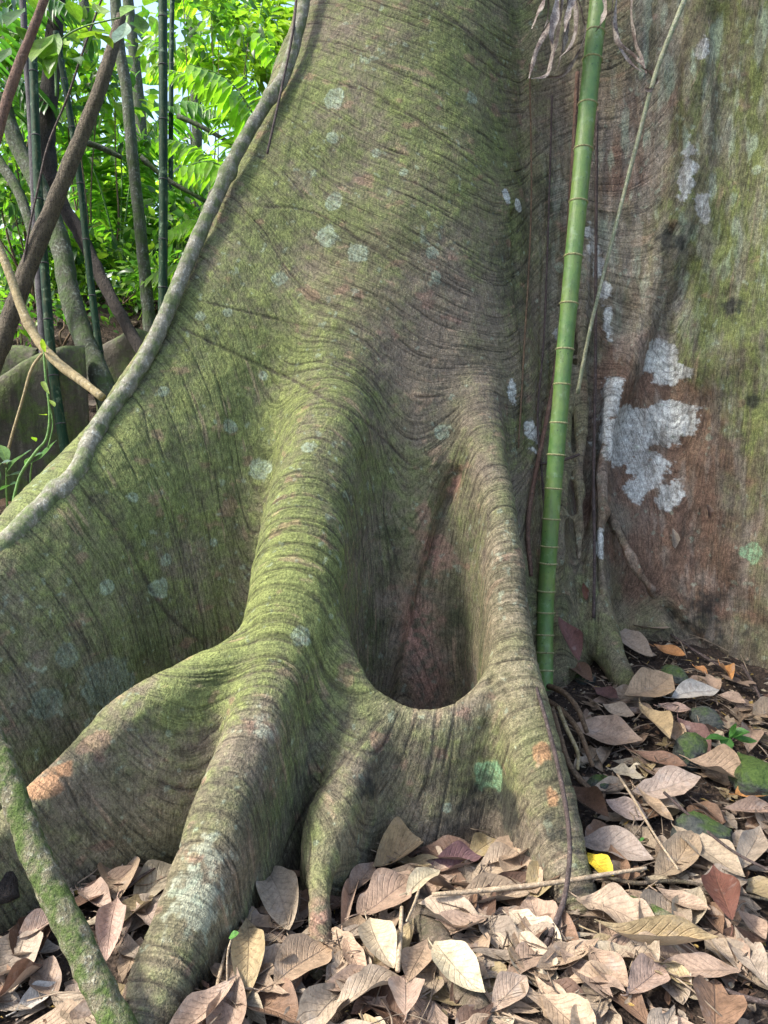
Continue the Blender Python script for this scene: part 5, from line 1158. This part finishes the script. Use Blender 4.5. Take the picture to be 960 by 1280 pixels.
palm('bright palm with arching fronds just left of the ringed vine', (330, 470, 6.2, .03),
     [([(330, 360, 6.2), (300, 250, 6.1), (255, 190, 6.0), (200, 172, 5.9)], .40, .55), ([(335, 350, 6.2), (318, 200, 6.3), (270, 108, 6.3), (215, 88, 6.3)], .42, .7), ([(335, 350, 6.2), (345, 220, 6.0), (330, 130, 5.9), (300, 92, 5.8)], .36, .6),
      ([(330, 360, 6.2), (290, 300, 6.0), (245, 275, 5.9), (208, 290, 5.8)], .34, .5), ([(335, 350, 6.2), (372, 220, 6.3), (400, 150, 6.3), (440, 130, 6.3)], .4, .6), ([(330, 365, 6.2), (270, 340, 6.1), (225, 330, 6.0), (180, 350, 6.0)], .3, .45)], PG[0])
palm('near palm with long drooping fronds over the gap beside the ringed vine', (345, 480, 5.0, .025),
     [([(352, 330, 5.0), (330, 180, 4.9), (290, 105, 4.8), (238, 80, 4.7)], .36, .9), ([(352, 335, 5.0), (318, 255, 4.9), (272, 205, 4.8), (226, 208, 4.7)], .32, .9), ([(356, 320, 5.0), (362, 150, 5.0), (345, 70, 4.95), (318, 35, 4.9)], .34, .8)], PG[0]*1.1, .055)
palm('shaded palm with darker fronds behind the lichen trunk', (150, 420, 7.6, .03),
     [([(150, 330, 7.6), (120, 220, 7.5), (80, 160, 7.4), (30, 150, 7.3)], .5, .6), ([(150, 330, 7.6), (170, 200, 7.6), (220, 130, 7.5), (275, 140, 7.4)], .5, .6), ([(150, 330, 7.6), (150, 180, 7.7), (120, 90, 7.7), (90, 70, 7.6)], .45, .7), ([(150, 335, 7.6), (200, 250, 7.4), (250, 225, 7.3), (300, 250, 7.2)], .45, .55), ([(150, 335, 7.6), (100, 280, 7.4), (60, 262, 7.3), (20, 285, 7.2)], .42, .5)], PG[1], .065)
palm('tall palm whose yellow green fronds fill the gap under the sky', (300, 420, 9.5, .04),
     [([(310, 120, 9.5), (300, 30, 9.4), (262, -20, 9.3), (220, -10, 9.2)], .7, .6), ([(310, 120, 9.5), (340, 40, 9.4), (372, 10, 9.4), (420, 20, 9.4)], .65, .6), ([(310, 125, 9.5), (270, 70, 9.3), (235, 60, 9.2), (190, 85, 9.1)], .6, .5), ([(310, 125, 9.5), (330, -10, 9.6), (345, -70, 9.6), (352, -120, 9.6)], .6, .5), ([(312, 130, 9.5), (350, 110, 9.3), (385, 120, 9.3), (420, 150, 9.2)], .6, .5)], PG[2], .08)
palm('nearly black palm frond tips hanging in the top left corner', (-60, 420, 5.6, .03),
     [([(-40, 150, 5.6), (-10, 40, 5.5), (40, -10, 5.4), (90, 10, 5.3)], .4, .7), ([(-40, 160, 5.6), (0, 110, 5.5), (30, 100, 5.5), (60, 130, 5.4)], .35, .6)], PG[3])
# --- shrubs of the understory, each a plant of its own
def shrub(x, y, d, wpx, hpx, n, leaf, lo, hi, label, k=1.):
    c = P(x, y, d); w_, h = wpx*d/FPX*.5, hpx*d/FPX*.5
    g = c.copy(); g[2] = gz(c[0], c[1]); g[2] = min(g[2], c[2]-h*.6)
    root = tag(empty('understory_shrub', tuple(g)), label, 'shrub', 'understory shrubs in the background')
    lv = Leaves(); q = FR.normal(size=(7, 3))*.5; pts = q[FR.integers(0, 7, n)]+FR.normal(size=(n, 3))*.33
    p = c+pts*np.array([w_, w_*.9, h]); dd = rdir(n, -.15)*.8+pts*.6; lv.add(p, dd, rdir(n, 1.6), leaf*FR.uniform(.6, 1.25, n), leaf*.42*FR.uniform(.8, 1.2, n), gcol(n, lo, hi, k))
    child('foliage', lv.mesh('foliage'), FOL, root)
    mb = MB()
    for a in q[:4]:
        e = c+a*np.array([w_, w_*.9, h]); m_ = (g*.4+e*.6)+FR.normal(size=3)*.06; cc_ = catmull([g, (g+m_)/2+FR.normal(size=3)*.05, m_, e], 5); tube(mb, cc_, np.linspace(.012, .004, len(cc_)), 6)
    child('stem', mb.mesh('stem', attr='arc'), M['brown_root'], root)
for a in [(250, 300, 7.0, 120, 110, 420, .13, 1, 6, 'bright leafy shrub between the dark bamboo and the ringed vine'), (235, 355, 6.6, 110, 60, 380, .11, 0, 5, 'low green shrub on the bank right of the dark bamboo'),
          (120, 330, 7.2, 110, 110, 420, .14, 1, 6, 'sunlit shrub behind the bent dark trunk'), (30, 330, 7.0, 110, 90, 380, .12, 0, 4, 'dull green shrub behind the leaning trunk'), (155, 260, 8.0, 110, 130, 420, .16, 1, 6, 'yellow green shrub seen left of the lichen trunk'),
          (20, 60, 6.6, 130, 120, 380, .16, 0, 5, 'leafy bush top in the upper left corner behind the red stem'), (110, 100, 7.0, 100, 150, 420, .15, 1, 6, 'light green bush between the dark trunk and the lichen trunk'), (250, 30, 8.2, 120, 80, 340, .15, 0, 4, 'dark leafy spray under the sky gap'),
          (350, 60, 9.6, 70, 130, 260, .15, 3, 6, 'yellow green bush touching the upper rim of the trunk'), (285, 200, 9.4, 110, 120, 200, .15, 1, 6, 'bright bush behind the arching palm'), (20, 210, 6.6, 90, 90, 360, .12, 0, 4, 'small leaved bush at the left edge behind the pale limb'),
          (180, 380, 6.9, 90, 44, 260, .10, 0, 4, 'low herb at the foot of the lichen trunk'), (90, 200, 8.2, 120, 120, 420, .16, 2, 6, 'pale bush glimpsed between the bamboos'), (225, 240, 8.4, 70, 110, 180, .13, 0, 6, 'upright bush right behind the dark bamboo'), (300, 330, 6.5, 80, 80, 300, .11, 1, 6, 'bright low bush close to the ringed vine'),
          (75, 385, 6.3, 110, 40, 200, .08, 0, 5, 'sparse low herb on the bank behind the curved mossy tree'), (20, 400, 6.0, 60, 40, 120, .08, 0, 4, 'sparse low herb on the bank behind the leaning tree'), (190, 350, 7.4, 90, 50, 260, .10, 1, 6, 'sunlit low herb on the bank between the lichen trunk and the dark bamboo')]:
    shrub(*a)
# --- the forest farther off: one mass, with gaps for the sky
lv = Leaves(); nf = 12500
d = FR.uniform(10, 26, nf); px = FR.uniform(-420, 620, nf); py = 405-np.abs(FR.normal(0, 1, nf))*330
pp = np.stack([(px-CX)/FPX*d, d*(CP+(CY-py)/FPX*SP), CAMZ+d*(-SP+(CY-py)/FPX*CP)], 1)
gap = fbm(np.stack([pp[:, 0]*.55, pp[:, 1]*.25, pp[:, 2]*.55], 1), 3, 401); keep = (gap > -.12+.45*sstep(250, -150, py)) & (pp[:, 2] > ground_z(pp[:, 0], pp[:, 1])); pp = pp[keep]; d = d[keep]; nf = len(pp)
tone = fbm(pp*.5, 2, 411)[:, None]
lv.add(pp, rdir(nf, -.3), rdir(nf, 1.5), d*.026*FR.uniform(.6, 1.5, nf), d*.012*FR.uniform(.7, 1.3, nf), gcol(nf, 1, 6, 1.1)*(1+.7*np.clip(tone, -.6, .6)))
# undergrowth on the bank
nu_ = 5200; x = FR.uniform(-9, 1.5, nu_); y = FR.uniform(6.9, 15, nu_); z = ground_z(x, y)+np.abs(FR.normal(0, .28, nu_))
lv.add(np.stack([x, y, z], 1), rdir(nu_, .3), rdir(nu_, 1.6), FR.uniform(.09, .2, nu_), FR.uniform(.04, .08, nu_), gcol(nu_, 0, 6))
tag(link('far_foliage', lv.mesh('far_foliage'), FOL), 'sunlit green forest foliage filling the distance with bright gaps of sky', 'foliage', kind='stuff')
for i, (x, d_, r) in enumerate([(20, 12, .12), (118, 14, .10), (240, 13, .09), (176, 17, .14), (300, 16, .11), (-60, 13, .14)]):
    b = P(x, 400, d_); g = gz(b[0], b[1]); lab = ['far trunk at the left edge in the sunlit forest', 'far trunk glimpsed left of the lichen trunk', 'far thin trunk right of the dark bamboo', 'far dark trunk behind the lichen trunk', 'far trunk beside the ringed vine in the sunlit forest', 'far trunk just outside the left edge'][i]
    stick('far_tree', [(b[0], b[1], g-.2, r), (b[0]+.2, b[1], g+3, r*.9), (b[0]-.1, b[1]+.3, g+7, r*.7)], 'grey_bark', lab, 'tree', 'far trunks', world=True)

# --- leaf clusters added out of view in the sun's path, shaped to shade the trunk
cr = Leaves(); lb = MB()
cc_ = []
for k in range(38):
    z = FR.uniform(5.2, 8.2); t = FR.uniform(0, 1, 3); q = np.array([-1.6+3.6*t[0], 1.2+3.4*t[1], 0+2.6*t[2]]); c = q+np.array(LDIR)*(z-q[2])/LDIR[2]
    if q[0] < -.35 and q[2] > .8 and FR.uniform() < .75: continue
    if c[1] > 3.9: c[1] = 3.9-FR.uniform(0, 1)
    cc_.append(c); n = 46; p = c+FR.normal(size=(n, 3))*np.array([.50, .42, .28]); cr.add(p, rdir(n, -.3), rdir(n, 1.4), FR.uniform(.14, .26, n), FR.uniform(.06, .11, n), gcol(n, 0, 5))
shade_canopy = child('shade_canopy', cr.mesh('shade_canopy'), FOL, tree)
for c in cc_[::5]:
    cv = catmull([np.array([.5, 4.2, 4.4]), np.array([.0, 4.0, 6.0])*.6+c*.4, c], 8); tube(lb, cv, np.linspace(.13, .03, len(cv)), 8)
    mb = MB(); tube(mb, cv, np.linspace(.13, .03, len(cv)), 8, True, .1); child('limb', mb.mesh('limb', attr='arc'), M['grey_bark'], shade_canopy)  # limbs added to join the unseen shading leaves to the trunk
# ============================================================ light
w = bpy.data.worlds.new('World'); SC.world = w; w.use_nodes = True
wn = w.node_tree; bg = wn.nodes['Background']
sky = wn.nodes.new('ShaderNodeTexSky'); sky.sky_type = 'NISHITA'; sky.sun_disc = False
sky.sun_elevation = math.asin(LDIR.z); sky.sun_rotation = math.atan2(LDIR.x, LDIR.y)
sky.air_density = 1.0; sky.dust_density = 3.0; sky.ozone_density = 1.0
wn.links.new(sky.outputs[0], bg.inputs[0]); bg.inputs[1].default_value = .15
sl = bpy.data.lights.new('sun', 'SUN'); sl.energy = 3.2; sl.angle = R(9); sl.color = (1, .95, .86)
so = bpy.data.objects.new('sun', sl); COL.objects.link(so); so.location = LDIR*20
so.rotation_euler = (-LDIR).to_track_quat('-Z', 'Y').to_euler()
vs = SC.view_settings; vs.view_transform = 'Standard'; vs.look = 'None'; vs.gamma = 1; vs.use_curve_mapping = False; vs.exposure = 1.62
SC.cycles.max_bounces = 8; SC.cycles.diffuse_bounces = 4; SC.cycles.transmission_bounces = 5; SC.cycles.transparent_max_bounces = 6
SC.cycles.use_denoising = True
